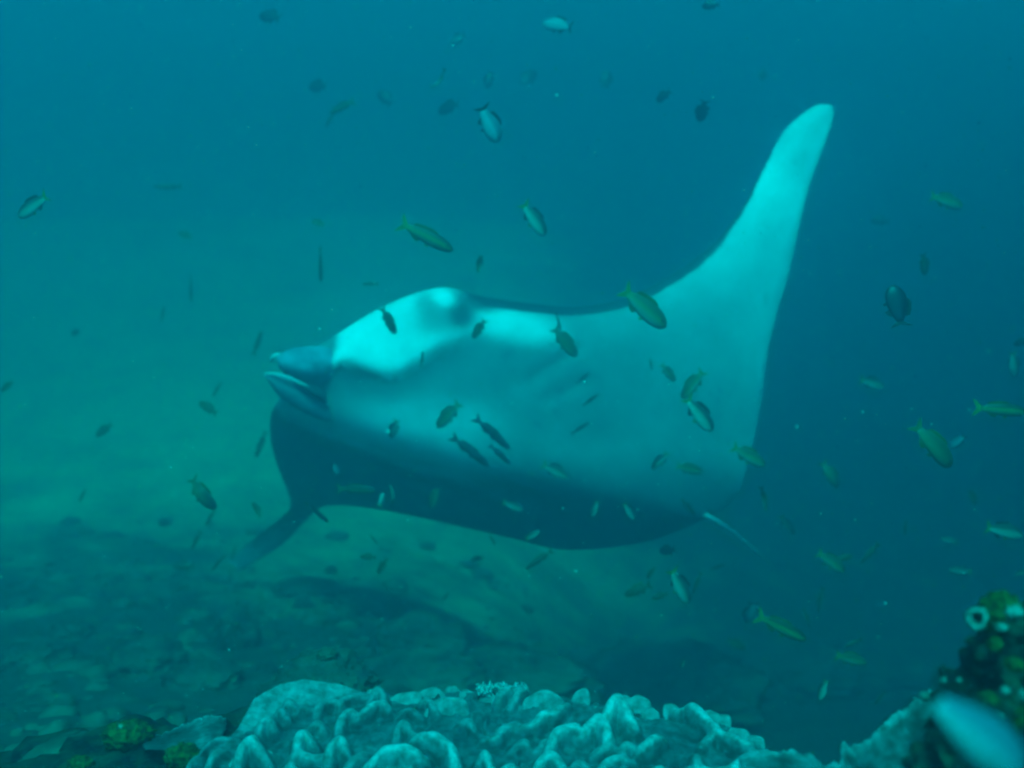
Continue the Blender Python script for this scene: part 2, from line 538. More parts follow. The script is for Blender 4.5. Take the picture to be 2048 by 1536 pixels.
# fine crinkles: thin wandering walls with pits between
cr = 1 - np.abs(vnoise2(CX + 0.01 * vnoise2(CX, CY, 51, 2, 40), CY * 0.8, 52, 2, 24)) / 0.16
cr2 = 1 - np.abs(vnoise2(CX, CY * 0.8, 53, 2, 48)) / 0.22
H = H + 0.018 * plate_zone * np.clip((CY - np.interp(CX, pz_x, pz_y)) / 0.08, 0, 1)
rid = np.maximum(rid, (0.006 * np.clip(cr, 0, 1) ** 1.3 + 0.002 * np.clip(cr2, 0, 1) ** 1.3) * (1 - plate_zone))
rid = rid + 0.003 * (1 - kn) ** 3 * (1 - plate_zone) * np.clip(1 - rid / 0.02, 0, 1)
Hc = H + rid
Hc = np.where(edge > 0, Hc - (edge / 0.02) ** 1.5 * 0.03, Hc)
Hc = np.maximum(Hc, -0.95)
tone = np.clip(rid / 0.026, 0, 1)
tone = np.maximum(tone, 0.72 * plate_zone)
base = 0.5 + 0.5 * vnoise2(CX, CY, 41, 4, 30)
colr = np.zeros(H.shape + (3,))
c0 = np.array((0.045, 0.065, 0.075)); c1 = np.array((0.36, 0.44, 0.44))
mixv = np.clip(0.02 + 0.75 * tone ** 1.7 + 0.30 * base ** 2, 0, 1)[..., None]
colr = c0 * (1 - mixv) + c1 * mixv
# light on ridge tops and shade in hollows painted in; algae in the pits
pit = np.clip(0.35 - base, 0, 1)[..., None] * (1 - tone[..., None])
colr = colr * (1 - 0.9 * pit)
lean = rid * 0.25
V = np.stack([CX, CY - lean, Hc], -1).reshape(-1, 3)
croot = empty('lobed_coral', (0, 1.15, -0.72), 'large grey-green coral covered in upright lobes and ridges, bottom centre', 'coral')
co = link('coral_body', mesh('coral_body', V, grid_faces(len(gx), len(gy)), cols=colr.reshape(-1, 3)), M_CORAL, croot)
co.matrix_parent_inverse = Matrix.Translation((0, -1.15, 0.72))


def lobe_mesh(w, h, th, seed, bend=0.25):
    """a thick rounded standing blade: rim rolled and a little wavy; base at z=0, faces -Y"""
    nu, nv = 26, 16
    vs = []
    r = random.Random(seed)
    ph = r.uniform(0, 6)
    for side in (-1, 1):
        for i in range(nu):
            a = i / (nu - 1) * math.pi
            for j in range(nv):
                q = j / (nv - 1)                       # 0 centre of base, 1 rim
                x = math.cos(a) * w / 2 * q * (1 + 0.06 * math.sin(3 * a + ph))
                z = (math.sin(a) ** 0.6) * h * q * (1 + 0.03 * math.sin(5 * a + ph * 2))
                t = th * (1 - q ** 4) ** 0.5 * (0.65 + 0.35 * (1 - q)) + th * 0.25 * math.exp(-((q - 0.93) / 0.05) ** 2)
                y = side * t / 2 - bend * (x * x) / w + 0.18 * z * z / h
                y += 0.0012 * noise.noise(Vector((x * 90 + ph, z * 90, seed)))
                vs.append((x, y, z))
    f = grid_faces(nu, nv, 0, True) + grid_faces(nu, nv, nu * nv, False)
    me = mesh('lobe', vs, f, cols=[(0.22, 0.28, 0.28)] * len(vs))
    bm = bmesh.new(); bm.from_mesh(me)
    bmesh.ops.remove_doubles(bm, verts=bm.verts, dist=0.0002)
    bm.to_mesh(me); bm.free()
    return me


LOBES = [  # centre px, top py, base py, width px, yaw
    (1089, 1357, 1420, 66, 8), (1162, 1355, 1408, 34, -30), (1248, 1370, 1412, 40, 10), (1277, 1370, 1416, 40, -15),
    (1350, 1384, 1432, 32, 30), (1420, 1401, 1440, 34, -12), (1447, 1409, 1445, 28, -30), (1196, 1395, 1422, 26, 10),
    (863, 1357, 1392, 42, 5), (906, 1356, 1380, 26, -8), (896, 1370, 1430, 72, 12), (812, 1366, 1400, 56, 0),
    (745, 1363, 1385, 24, 10), (934, 1362, 1392, 26, 20), (1478, 1437, 1470, 40, -25), (1512, 1452, 1485, 34, -30),
    (1010, 1366, 1400, 46, 30), (975, 1366, 1400, 30, -20), (1545, 1484, 1512, 30, -20), (668, 1352, 1378, 40, 0),
    (1120, 1396, 1430, 44, 25), (1300, 1398, 1428, 30, 0), (530, 1480, 1520, 36, 30), (480, 1490, 1530, 34, 40),
]
for i, (px, ty, by_, wpx, yaw) in enumerate(LOBES):
    base_p = at_z(px, by_, PL + 0.004)
    d = base_p.y / ct
    h = (by_ - ty) / FPX * d * 0.80
    w = wpx / FPX * d * 1.35
    me = lobe_mesh(w, h, min(0.010, w * 0.32), 100 + i)
    o = link('lobe', me, M_CORAL, croot)
    o.location = Vector((base_p.x, base_p.y, PL - 0.004)) - croot.location
    o.rotation_euler = (R(random.uniform(-28, -8)), R(random.uniform(-14, 14)), R(yaw))

# frilled crest of tiny polyps on the rim
bm = bmesh.new()
for i in range(150):
    px = random.uniform(955, 1055)
    p = at_z(px, 1384 + random.uniform(-4, 8), PL + 0.010)
    r_ = random.uniform(0.0012, 0.003)
    res = bmesh.ops.create_cone(bm, cap_ends=True, segments=5, radius1=r_, radius2=r_ * 0.4, depth=random.uniform(0.005, 0.012))
    bmesh.ops.transform(bm, matrix=Matrix.Translation(p - croot.location + Vector((0, 0, random.uniform(0.002, 0.01)))) @ Matrix.Rotation(random.uniform(-.6, .6), 4, 'X') @ Matrix.Rotation(random.uniform(-.6, .6), 4, 'Y'), verts=res['verts'])
me = bpy.data.meshes.new('polyp_frill'); bm.to_mesh(me); bm.free()
link('polyp_frill', me, M_PALE, croot, kind='stuff')


# ------------------------------------------------------------------ thin plates: left small plate, right folded plate
def ruffled_plate(name, top, bottom, d_top, d_bot, folds, amp, nu=150, nv=60, th=0.006, seed=0, jag=0.004):
    T = catmull([(*p, d_top) if len(p) == 2 else p for p in top], nu)
    B = catmull([(*p, d_bot) if len(p) == 2 else p for p in bottom], nu)
    fr, bk = [], []
    for i in range(nu):
        for j in range(nv):
            v = j / (nv - 1)
            p = T[i] * (1 - v) + B[i] * v
            w = at(p[0], p[1], p[2])
            u = i / (nu - 1)
            ed = (1 - v) ** 6
            w = w + Vector((0, 0, jag * ed * noise.fractal(Vector((u * 26, seed, 0)), 1, 2, 4)))
            rdg = 0.0
            for (fu, fv, ang, wd, am) in folds:
                a = R(ang)
                q = (u - fu) * math.cos(a) + (v - fv) * math.sin(a)
                t2 = -(u - fu) * math.sin(a) + (v - fv) * math.cos(a)
                rdg += am * math.exp(-(q / wd) ** 2 - (t2 / 0.33) ** 2)
            dpt = -amp * rdg - 0.010 * noise.fractal(Vector((u * 6, v * 3, seed)), 1, 2, 4)
            w = w + Vector((0, dpt, -0.15 * dpt))
            fr.append(w)
            bk.append(w + Vector((0, th, -th * 0.4)))
    vs = fr + bk
    f = grid_faces(nu, nv, 0, True) + grid_faces(nu, nv, nu * nv, False)
    for i in range(nu - 1):
        f.append((i * nv, (i + 1) * nv, nu * nv + (i + 1) * nv, nu * nv + i * nv))
    for j in range(nv - 1):
        a = 0 * nv + j; f.append((a, a + nu * nv, a + 1 + nu * nv, a + 1))
        a = (nu - 1) * nv + j; f.append((a + 1, a + 1 + nu * nv, a + nu * nv, a))
    cols = []
    for i in range(nu):
        for j in range(nv):
            q = 0.5 + 0.5 * noise.fractal(Vector((i * 0.06, j * 0.06, seed)), 1, 2, 5)
            e = math.exp(-j / (nv * 0.05))
            g = 0.05 + 0.20 * q * q + 0.22 * e
            cols.append((g * 0.80, g * 0.98, g))
    return mesh(name, vs, f, cols=cols + cols)


o = link('plate_coral', ruffled_plate('plate_coral',
    [(1480, 1516), (1550, 1504), (1610, 1506), (1655, 1502), (1682, 1490), (1700, 1482), (1745, 1455), (1770, 1441), (1800, 1425), (1850, 1394), (1885, 1388), (1915, 1405), (1950, 1440)],
    [(1480, 1600), (1540, 1590), (1600, 1590), (1650, 1600), (1690, 1600), (1720, 1600), (1760, 1600), (1800, 1600), (1840, 1600), (1880, 1590), (1920, 1570), (1960, 1540), (2000, 1520)],
    0.98, 0.90,
    [(0.66, 0.35, 100, 0.08, 1.0), (0.74, 0.5, 20, 0.05, 0.8), (0.55, 0.4, -10, 0.04, 0.9), (0.82, 0.3, 60, 0.06, 0.8), (0.40, 0.3, 10, 0.05, 0.6), (0.28, 0.2, 0, 0.04, 0.7), (0.15, 0.2, 20, 0.05, 0.7), (0.7, 0.75, 85, 0.07, 0.7)],
    0.05, seed=3, jag=0.010), M_CORAL, label='thin grey plate coral with a jagged upper edge beside the dark sponge-topped rock', category='coral')
o = link('plate_coral', ruffled_plate('plate_coral',
    [(280, 1482), (330, 1466), (365, 1450), (400, 1436), (425, 1431), (448, 1438), (450, 1455)],
    [(290, 1500), (330, 1500), (365, 1500), (395, 1498), (420, 1492), (440, 1480), (448, 1462)],
    1.45, 1.32, [(0.3, 0.7, 30, 0.08, 0.5)], 0.02, 80, 30, seed=8), M_CORAL,
    label='small smooth pale plate coral left of the big lobed coral', category='coral')
# small pale corals and algae clumps on the left slope
SMALL = [
    (500, 1335, 2.0, 0.040, 0.018, M_RUB, 'faint pale coral patch on the rubble above the broad smooth plate'),
    (570, 1345, 1.8, 0.022, 0.02, M_PALE, 'tiny pale coral beside the dark hump behind the plate'),
    (655, 1310, 1.75, 0.018, 0.012, M_RUB, 'pale coral clump on top of the dark hump of rock'),
    (370, 1398, 1.8, 0.020, 0.012, M_PALE, 'small pale coral patch above the small plate coral'),
    (110, 1500, 1.45, 0.055, 0.006, M_RUB, 'low crust of dull rubble lying on the bottom left rock'),
    (255, 1470, 1.42, 0.036, 0.018, M_YALGAE, 'bright yellow-green soft coral clump near the bottom left'),
    (365, 1515, 1.25, 0.022, 0.016, M_YALGAE, 'yellow-green algae tuft between small plate coral and lobed coral'),
    (160, 1528, 1.30, 0.016, 0.010, M_YALGAE, 'dim yellow-green algae tuft on the bottom left rock'),
]
for i, (px, py, d, w, h, m_, lab) in enumerate(SMALL):
    me = rock_mesh('coral_clump', 200 + i, w, w * 0.8, h, 4, 0.5, 3.5)
    o = link('coral_clump', me, m_, label=lab, category='coral')
    o.location = at(px, py, on_floor(px, py) if d > 1.7 and px < 600 else d)
    if px == 110:
        o.rotation_euler = (0, R(-14), R(10))

# ------------------------------------------------------------------ sponge-topped dark rock on the right
rr = empty('sponge_rock', at(2010, 1560, 0.80), 'dark knobbly rock overgrown with sponge rising at the bottom right', 'rock')
bm = bmesh.new()
BL = [(1985, 1440, 0.86, 80), (2060, 1400, 0.86, 110), (1960, 1520, 0.84, 90), (1880, 1560, 0.86, 70), (1925, 1375, 0.86, 48), (1975, 1320, 0.85, 42), (2030, 1290, 0.86, 55),
      (1990, 1262, 0.85, 30), (1890, 1352, 0.87, 24), (1965, 1292, 0.84, 24), (1995, 1228, 0.85, 24), (2060, 1480, 0.84, 120), (2090, 1300, 0.86, 80), (1975, 1250, 0.85, 24),
      (1920, 1440, 0.88, 60), (2030, 1550, 0.80, 110)]
for (px, py, d, rpx) in BL:
    c = at(px, py, d) - rr.location
    rad = rpx / FPX * d
    res = bmesh.ops.create_icosphere(bm, subdivisions=3, radius=rad)
    bmesh.ops.translate(bm, vec=c, verts=res['verts'])
me = bpy.data.meshes.new('rock_body'); bm.to_mesh(me); bm.free()
ro = link('rock_body', me, M_ROCKN, rr)
md = ro.modifiers.new('r', 'REMESH'); md.mode = 'VOXEL'; md.voxel_size = 0.0018; md.use_smooth_shade = True
dg = bpy.context.evaluated_depsgraph_get()
me2 = bpy.data.meshes.new_from_object(ro.evaluated_get(dg))
ro.modifiers.clear()
me2.name = 'rock_body'
co_ = np.empty(len(me2.vertices) * 3); me2.vertices.foreach_get('co', co_)
no_ = np.empty(len(me2.vertices) * 3); me2.vertices.foreach_get('normal', no_)
co_ = co_.reshape(-1, 3); no_ = no_.reshape(-1, 3)
for i in range(len(co_)):
    p = Vector(co_[i])
    k = 0.014 * noise.fractal(p * 26, 1, 2, 6) + 0.010 * (0.4 - noise.voronoi(p * 75)[0][0])
    co_[i] += no_[i] * k
me2.vertices.foreach_set('co', co_.ravel()); me2.update()
me2.polygons.foreach_set('use_smooth', [True] * len(me2.polygons))
ro.data = me2
if not me2.materials: me2.materials.append(M_ROCKN)


def tube(path, radii, seg=14, cap=True):
    P = [Vector(p) for p in path]
    vs, f = [], []
    up = Vector((0.12, 0.3, 0.9)).normalized()
    for i, p in enumerate(P):
        t = (P[min(i + 1, len(P) - 1)] - P[max(i - 1, 0)]).normalized()
        a = t.cross(up).normalized(); b = t.cross(a)
        for k in range(seg):
            an = 2 * math.pi * k / seg
            vs.append(p + (a * math.cos(an) + b * math.sin(an)) * radii[i])
    for i in range(len(P) - 1):
        for k in range(seg):
            f.append((i * seg + k, i * seg + (k + 1) % seg, (i + 1) * seg + (k + 1) % seg, (i + 1) * seg + k))
    if cap:
        f.append(tuple(range(seg))[::-1]); f.append(tuple((len(P) - 1) * seg + k for k in range(seg)))
    return vs, f


# ring-mouthed sponge: a short cup whose pale rolled lip faces the camera
c = at(1954, 1237, 0.80)
ax = (-c).normalized(); ax = (ax + Vector((-0.15, 0, 0.05))).normalized()
e1 = ax.cross(Vector((0, 0, 1))).normalized(); e2 = e1.cross(ax)
rad = 17 / FPX * 0.80
vs = []
prof = [(0.55, -2.6), (1.0, -1.2), (1.22, -0.3), (1.25, 0.1), (1.1, 0.38), (0.85, 0.42), (0.62, 0.2), (0.5, -0.3), (0.42, -1.2), (0.05, -1.8)]
SEG = 28
for (r_, z_) in prof:
    for k in range(SEG):
        an = 2 * math.pi * k / SEG
        wv = 1 + 0.08 * math.sin(3 * an + 1) + 0.05 * math.sin(7 * an)
        vs.append(c + (e1 * math.cos(an) * 1.0 + e2 * math.sin(an) * 1.12) * r_ * rad * wv + ax * z_ * rad * (1 + 0.1 * math.sin(2 * an)))
f = grid_faces(len(prof), SEG, 0)
for i in range(len(prof) - 1):
    f.append((i * SEG + SEG - 1, (i + 1) * SEG + SEG - 1, (i + 1) * SEG, i * SEG))
cup = link('ring_sponge', mesh('ring_sponge', [v - rr.location for v in vs], f), M_NODULE, rr, label='pale ring-shaped sponge mouth on the left of the rock top')
# yellow algae crown and pale nodules
for (px, py, d, w, h, m_, nm) in [(2000, 1212, 0.83, 0.0155, 0.011, M_YALGAE, 'algae_tuft'), (1985, 1235, 0.82, 0.010, 0.013, M_YALGAE, 'algae_tuft'), (2022, 1224, 0.82, 0.010, 0.007, M_NODULE, 'tunicate'),
                               (2003, 1255, 0.80, 0.005, 0.0035, M_NODULE, 'tunicate'), (1887, 1360, 0.845, 0.0036, 0.0022, M_NODULE, 'tunicate'), (1918, 1360, 0.82, 0.0022, 0.002, M_NODULE, 'tunicate'),
                               (2010, 1381, 0.765, 0.004, 0.003, M_NODULE, 'tunicate'), (2044, 1390, 0.765, 0.003, 0.005, M_NODULE, 'tunicate'), (2002, 1430, 0.77, 0.004, 0.003, M_NODULE, 'tunicate'),
                               (1848, 1392, 0.9, 0.0045, 0.004, M_NODULE, 'tunicate'), (1990, 1290, 0.80, 0.006, 0.006, M_YALGAE, 'algae_tuft'), (2040, 1440, 0.76, 0.004, 0.012, M_YALGAE, 'algae_tuft'),
                               (1975, 1400, 0.775, 0.008, 0.006, M_YALGAE, 'algae_tuft'), (2030, 1330, 0.78, 0.007, 0.005, M_YALGAE, 'algae_tuft')]:
    me = rock_mesh(nm, int(px), w, w, h, 4, 0.55 if nm == 'algae_tuft' else 0.2, 3.0)
    o = link(nm, me, m_, rr)
    o.location = at(px, py, d) - rr.location
    if px == 1887: o.rotation_euler = (0, R(-35), 0)

# ------------------------------------------------------------------ manta ray
# stations across the disc, from the raised wing tip over the body to the drooping wing tip:
# leading edge (px, py, depth), trailing edge (px, py, depth), belly bulge, back bulge
ST = [
    ((1660, 210, 4.85), (1668, 219, 4.85), 0.004, 0.004),
    ((1628, 213, 4.78), (1664, 246, 4.80), 0.008, 0.008),
    ((1569, 262, 4.66), (1646, 300, 4.70), 0.014, 0.012),
    ((1524, 343, 4.54), (1620, 370, 4.58), 0.020, 0.02),
    ((1474, 430, 4.42), (1600, 450, 4.46), 0.028, 0.02),
    ((1413, 499, 4.33), (1578, 550, 4.38), 0.036, 0.03),
    ((1333, 555, 4.25), (1555, 625, 4.32), 0.045, 0.03),
    ((1246, 597, 4.19), (1536, 705, 4.26), 0.055, 0.04),
    ((1149, 613, 4.14), (1526, 780, 4.22), 0.050, 0.05),
    ((1059, 606, 4.10), (1514, 850, 4.20), 0.062, 0.07),
    ((970, 594, 4.06), (1500, 910, 4.19), 0.080, 0.09),
    ((880, 576, 4.03), (1490, 950, 4.18), 0.100, 0.12),
    ((770, 612, 4.00), (1478, 982, 4.17), 0.122, 0.15),
    ((660, 678, 3.97), (1455, 1010, 4.17), 0.138, 0.17),
    ((590, 722, 3.95), (1420, 1034, 4.17), 0.145, 0.18),
    ((568, 768, 3.97), (1392, 1046, 4.19), 0.135, 0.17),
    ((556, 800, 4.05), (1350, 1064, 4.24), 0.085, 0.13),
    ((542, 830, 4.20), (1290, 1084, 4.32), 0.060, 0.08),
    ((542, 880, 4.38), (1190, 1099, 4.42), 0.040, 0.05),
    ((556, 935, 4.58), (1080, 1092, 4.56), 0.032, 0.03),
    ((574, 980, 4.76), (975, 1042, 4.72), 0.026, 0.02),
    ((582, 1010, 4.92), (868, 988, 4.88), 0.020, 0.02),
    ((566, 1032, 5.05), (740, 972, 5.02), 0.014, 0.012),
    ((530, 1060, 5.17), (640, 1016, 5.14), 0.010, 0.01),
    ((490, 1092, 5.27), (566, 1088, 5.25), 0.006, 0.006),
    ((456, 1122, 5.34), (482, 1142, 5.34), 0.002, 0.002),
]
NS, NT = 190, 90
DS = 0.86                                            # distance scale of the whole animal
ST = [((a[0], a[1], a[2] * DS), (b_[0], b_[1], b_[2] * DS), c_ * DS, e_ * DS) for a, b_, c_, e_ in ST]
LE = catmull([s[0] for s in ST], NS)
TE = catmull([s[1] for s in ST], NS)
VB = np.maximum(catmull([(s[2], s[3]) for s in ST], NS), 0.0015)
tt = (1 - np.cos(np.linspace(0, math.pi, NT))) / 2
mid = np.zeros((NS, NT, 3))
PX = np.zeros((NS, NT, 2))
for i in range(NS):
    for j in range(NT):
        p = LE[i] * (1 - tt[j]) + TE[i] * tt[j]
        PX[i, j] = p[:2]
        mid[i, j] = at(p[0], p[1], p[2])
du = np.gradient(mid, axis=0); dv = np.gradient(mid, axis=1)
nrm = np.cross(du, dv)
nrm /= (np.linalg.norm(nrm, axis=2, keepdims=True) + 1e-9)
if nrm[NS // 2, NT // 2, 1] > 0: nrm = -nrm           # the belly faces the camera
# smooth the sheet normals along the span so that the bulge grows evenly
for _ in range(6):
    nrm[1:-1] = (nrm[:-2] + nrm[1:-1] * 2 + nrm[2:]) / 4
nrm /= np.linalg.norm(nrm, axis=2, keepdims=True)
pf_b = (np.sin(np.pi * tt ** 0.62) ** 0.75)
pf_w = (np.sin(np.pi * tt ** 0.75) ** 1.5)
pf_b[0] = pf_b[-1] = pf_w[0] = pf_w[-1] = 0
si = np.linspace(0, len(ST) - 1, NS)[:, None]
kb = np.clip((si - 8.5) / 3, 0, 1) * np.clip((19 - si) / 3, 0, 1)
pf = pf_b[None, :] * kb + pf_w[None, :] * (1 - kb)


def sstep(a, b, x):
    t = np.clip((x - a) / (b - a), 0, 1)
    return t * t * (3 - 2 * t)


def blob(px, py, cx, cy_, rx, ry, ang=0, soft=0.35):
    a = R(ang)
    x = (px - cx) * math.cos(a) - (py - cy_) * math.sin(a)
    y = (px - cx) * math.sin(a) + (py - cy_) * math.cos(a)
    d = np.sqrt((x / rx) ** 2 + (y / ry) ** 2)
    return 1 - sstep(1 - soft, 1 + soft, d)


bx_, by2 = PX[..., 0], PX[..., 1]
bulge0 = VB[:, 0][:, None] * pf


def project(P_):
    p_ = P_.reshape(-1, 3)
    dep = p_[:, 1] * ct + p_[:, 2] * st_
    return ((1024 + FPX * p_[:, 0] / dep).reshape(NS, NT), (768 - FPX * (-p_[:, 1] * st_ + p_[:, 2] * ct) / dep).reshape(NS, NT))


bx_, by2 = project(mid + nrm * bulge0[..., None])
# lower edge of the bright throat shield, as a curve over the skin
shield_line = np.interp(bx_, [560, 640, 655, 690, 735, 765, 800, 840, 880, 930, 990, 1060], [715, 742, 741, 728, 742, 756, 752, 728, 700, 672, 650, 630])
above = sstep(2.5, -2.5, by2 - shield_line)
edge_l = bx_ - (649 + 0.55 * (738 - by2) - 0.004 * (738 - by2) ** 2)
shield = above * sstep(0, 13, edge_l) * (1 - sstep(865, 930, bx_))
bulge = VB[:, 0][:, None] * pf
# the shield stands proud of the throat, so its lower rim is a real step
bulge = bulge + 0.026 * shield * sstep(0, 0.05, tt)[None, :] * sstep(0, 30, shield_line - by2 + 12)
# furrows along the flank
fur = 0
for (x0, y0, x1, y1) in [(1170, 690, 1040, 770), (1190, 752, 1080, 810)]:
    L = math.hypot(x1 - x0, y1 - y0)
    d = np.abs((bx_ - x0) * (y1 - y0) - (by2 - y0) * (x1 - x0)) / L
    t = ((bx_ - x0) * (x1 - x0) + (by2 - y0) * (y1 - y0)) / L ** 2
    fur = fur + np.exp(-(d / 8) ** 2) * sstep(-0.1, 0.2, t) * sstep(1.1, 0.8, t)
bulge = bulge - 0.012 * fur
ven = mid + nrm * bulge[..., None]
dor = mid - nrm * (VB[:, 1][:, None] * pf)[..., None]

white = np.array((0.86, 0.88, 0.88)); grey = np.array((0.40, 0.44, 0.46)); dark = np.array((0.035, 0.05, 0.06)); mgrey = np.array((0.15, 0.19, 0.21))
sidx = np.linspace(0, len(ST) - 1, NS)[:, None] + 0 * tt[None, :]
wing_a = sstep(10.5, 1.5, sidx)
colv = np.ones((NS, NT, 3)) * (grey * 0.55)


def mixc(c, k): 
    global colv
    colv = colv * (1 - k[..., None]) + c * k[..., None]


mixc(white * 0.92, wing_a * sstep(0.98, 0.86, tt)[None, :] * 0.5 + wing_a * 0.5)                                         # raised wing is white below; its light falloff towards the body is painted in
mixc(grey * 0.8, sstep(9, 12, sidx) * (1 - sstep(0.25, 0.6, tt)[None, :]) * sstep(740, 830, by2))
mixc(white * 0.95, sstep(780, 860, by2) * sstep(1060, 880, bx_) * 0.9)  # lower belly painted paler to offset the shade on its down-turned skin
mixc(white * 0.7, sstep(820, 880, by2) * sstep(930, 900, by2) * sstep(860, 1000, bx_) * 0.1)
mixc(white * 0.55, sstep(860, 900, by2) * sstep(990, 930, by2) * sstep(900, 1000, bx_) * 0.25)  # weak pale bands painted in to soften the belly's shading edge
mixc(mgrey * 0.55, sstep(15.9, 16.9, sidx) * 0.95)  # shade on the down-turned far wing, painted into its colour
mixc(grey * 0.9, sstep(20.5, 25, sidx) * 0.9)                           # far wing tip painted paler, as if fading into the haze
mixc(mgrey * 0.9, sstep(0.70, 0.95, tt)[None, :] * sstep(9.5, 12.5, sidx))   # dusky trailing margin
mixc(mgrey * 0.8, sstep(930, 1030, by2) * sstep(860, 1000, bx_ * 1.0) * sstep(9, 11, sidx) * 0.85)  # shading where the belly turns under, put into the colour
# shade painted below the shield, bright spots and the shield
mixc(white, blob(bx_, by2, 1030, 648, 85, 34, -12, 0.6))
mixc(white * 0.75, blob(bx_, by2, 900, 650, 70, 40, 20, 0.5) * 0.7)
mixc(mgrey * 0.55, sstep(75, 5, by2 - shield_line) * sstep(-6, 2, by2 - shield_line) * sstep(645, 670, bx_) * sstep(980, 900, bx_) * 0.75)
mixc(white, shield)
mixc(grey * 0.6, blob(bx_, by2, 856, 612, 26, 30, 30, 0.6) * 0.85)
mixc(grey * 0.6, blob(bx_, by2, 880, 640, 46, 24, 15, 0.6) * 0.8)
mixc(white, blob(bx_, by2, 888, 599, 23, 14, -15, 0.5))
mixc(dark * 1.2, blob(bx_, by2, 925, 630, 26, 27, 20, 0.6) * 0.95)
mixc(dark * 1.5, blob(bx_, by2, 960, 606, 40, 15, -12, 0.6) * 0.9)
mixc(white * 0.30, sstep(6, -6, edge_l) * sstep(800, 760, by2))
mixc(dark * 1.5, blob(bx_, by2, 705, 748, 52, 13, -8, 0.4))          # shading crease under the shield, painted dark
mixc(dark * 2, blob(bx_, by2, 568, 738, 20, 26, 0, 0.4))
# dark back skin wrapping over the leading edge, widest at the shoulder
sx_p, sy_p = project(ven)
bins = np.arange(500, 1700, 4)
top_y = np.full(len(bins), 9999.0)
for q in range(len(bins)):
    m_ = np.abs(sx_p - bins[q]) < 5
    if m_.any(): top_y[q] = sy_p[m_].min()
ty = np.interp(sx_p, bins, top_y)
lw = np.interp(sx_p, [925, 945, 1000, 1100, 1200, 1300, 1400, 1450, 1500, 1540, 1565], [0, 16, 20, 19, 19, 22, 22, 20, 15, 7, 0])
mixc(dark, sstep(1.12, 0.80, (sy_p - ty) / np.maximum(lw, 0.01)) * (lw > 0.5) * (by2 < 700))
# scars and dusk on the trailing margin of the raised wing
mixc(grey * 0.8, blob(bx_, by2, 1532, 600, 5, 14) * 0.8)
mixc(grey, blob(bx_, by2, 1590, 325, 9, 3) * 0.5)
mixc(grey, blob(bx_, by2, 1520, 700, 8, 60, 0, 0.6) * 0.6)

mot = vnoise2(bx_, by2, 71, 4, 1 / 70.0)
fine = vnoise2(bx_ + 0.4 * by2, by2, 72, 3, 1 / 16.0)
colv = colv * (1 + 0.16 * mot + 0.07 * fine)[..., None]
r7 = np.random.default_rng(4)
for _ in range(26):                                                # small dark belly spots
    sx7, sy7 = r7.uniform(760, 1480), r7.uniform(660, 900)
    mixc(dark * 2, blob(bx_, by2, sx7, sy7, r7.uniform(3, 7), r7.uniform(3, 6), 0, 0.3) * 0.5)
Vv = ven.reshape(-1, 3); Dv = dor.reshape(-1, 3)
cen = Vector(mid[NS // 2, NT // 2])
Vall = np.vstack([Vv, Dv]) - np.array(cen)
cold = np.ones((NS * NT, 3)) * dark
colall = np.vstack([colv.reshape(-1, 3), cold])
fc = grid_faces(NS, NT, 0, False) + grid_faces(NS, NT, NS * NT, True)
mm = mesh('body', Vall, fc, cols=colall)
bm = bmesh.new(); bm.from_mesh(mm)
bmesh.ops.remove_doubles(bm, verts=bm.verts, dist=0.0006)
bmesh.ops.recalc_face_normals(bm, faces=bm.faces)
bm.to_mesh(mm); bm.free()
manta = empty('manta_ray', cen, 'huge manta ray banking with its white belly towards us and one wing raised high', 'manta ray')
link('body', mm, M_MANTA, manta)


def child_mesh(name, vs, f, m_, **kw):
    return link(name, mesh(name, [Vector(v) - cen for v in vs], f), m_, manta, **kw)


def atm(px, py, d):
    return at(px, py, d * DS)


# tail
tp = catmull([tuple(atm(1408, 1028, 4.16)), tuple(atm(1432, 1042, 4.20)), tuple(atm(1462, 1062, 4.3)), tuple(atm(1505, 1096, 4.5)), tuple(atm(1545, 1132, 4.75))], 26)
vs, f = tube(tp, [0.0125 - 0.011 * (i / 25) for i in range(26)], 8)
child_mesh('tail', vs, f, M_MLIGHT)
# head: near cephalic fin (a thick paddle with a pale upper rim), far one rolled into a horn, mouth between


def paddle(top, bottom, d0, d1, th, name, m_, bow=0.05, **kw):
    nu, nv = 40, 18
    T = catmull(top, nu); B = catmull(bottom, nu)
    A, Bk = [], []
    for i in range(nu):
        for j in range(nv):
            v = j / (nv - 1); u = i / (nu - 1)
            p = T[i] * (1 - v) + B[i] * v
            dd = d0 * (1 - u) + d1 * u - bow * math.sin(math.pi * v) * math.sin(math.pi * u) ** 0.5
            w = atm(p[0], p[1], dd)
            e = (math.sin(math.pi * min(max(v, 0), 1)) ** 0.5) * (math.sin(math.pi * u) ** 0.4)
            A.append(w + Vector((0, -th / 2 * e, 0))); Bk.append(w + Vector((0, th / 2 * e, 0)))
    f = grid_faces(nu, nv, 0, True) + grid_faces(nu, nv, nu * nv, False)
    return child_mesh(name, A + Bk, f, m_, **kw)


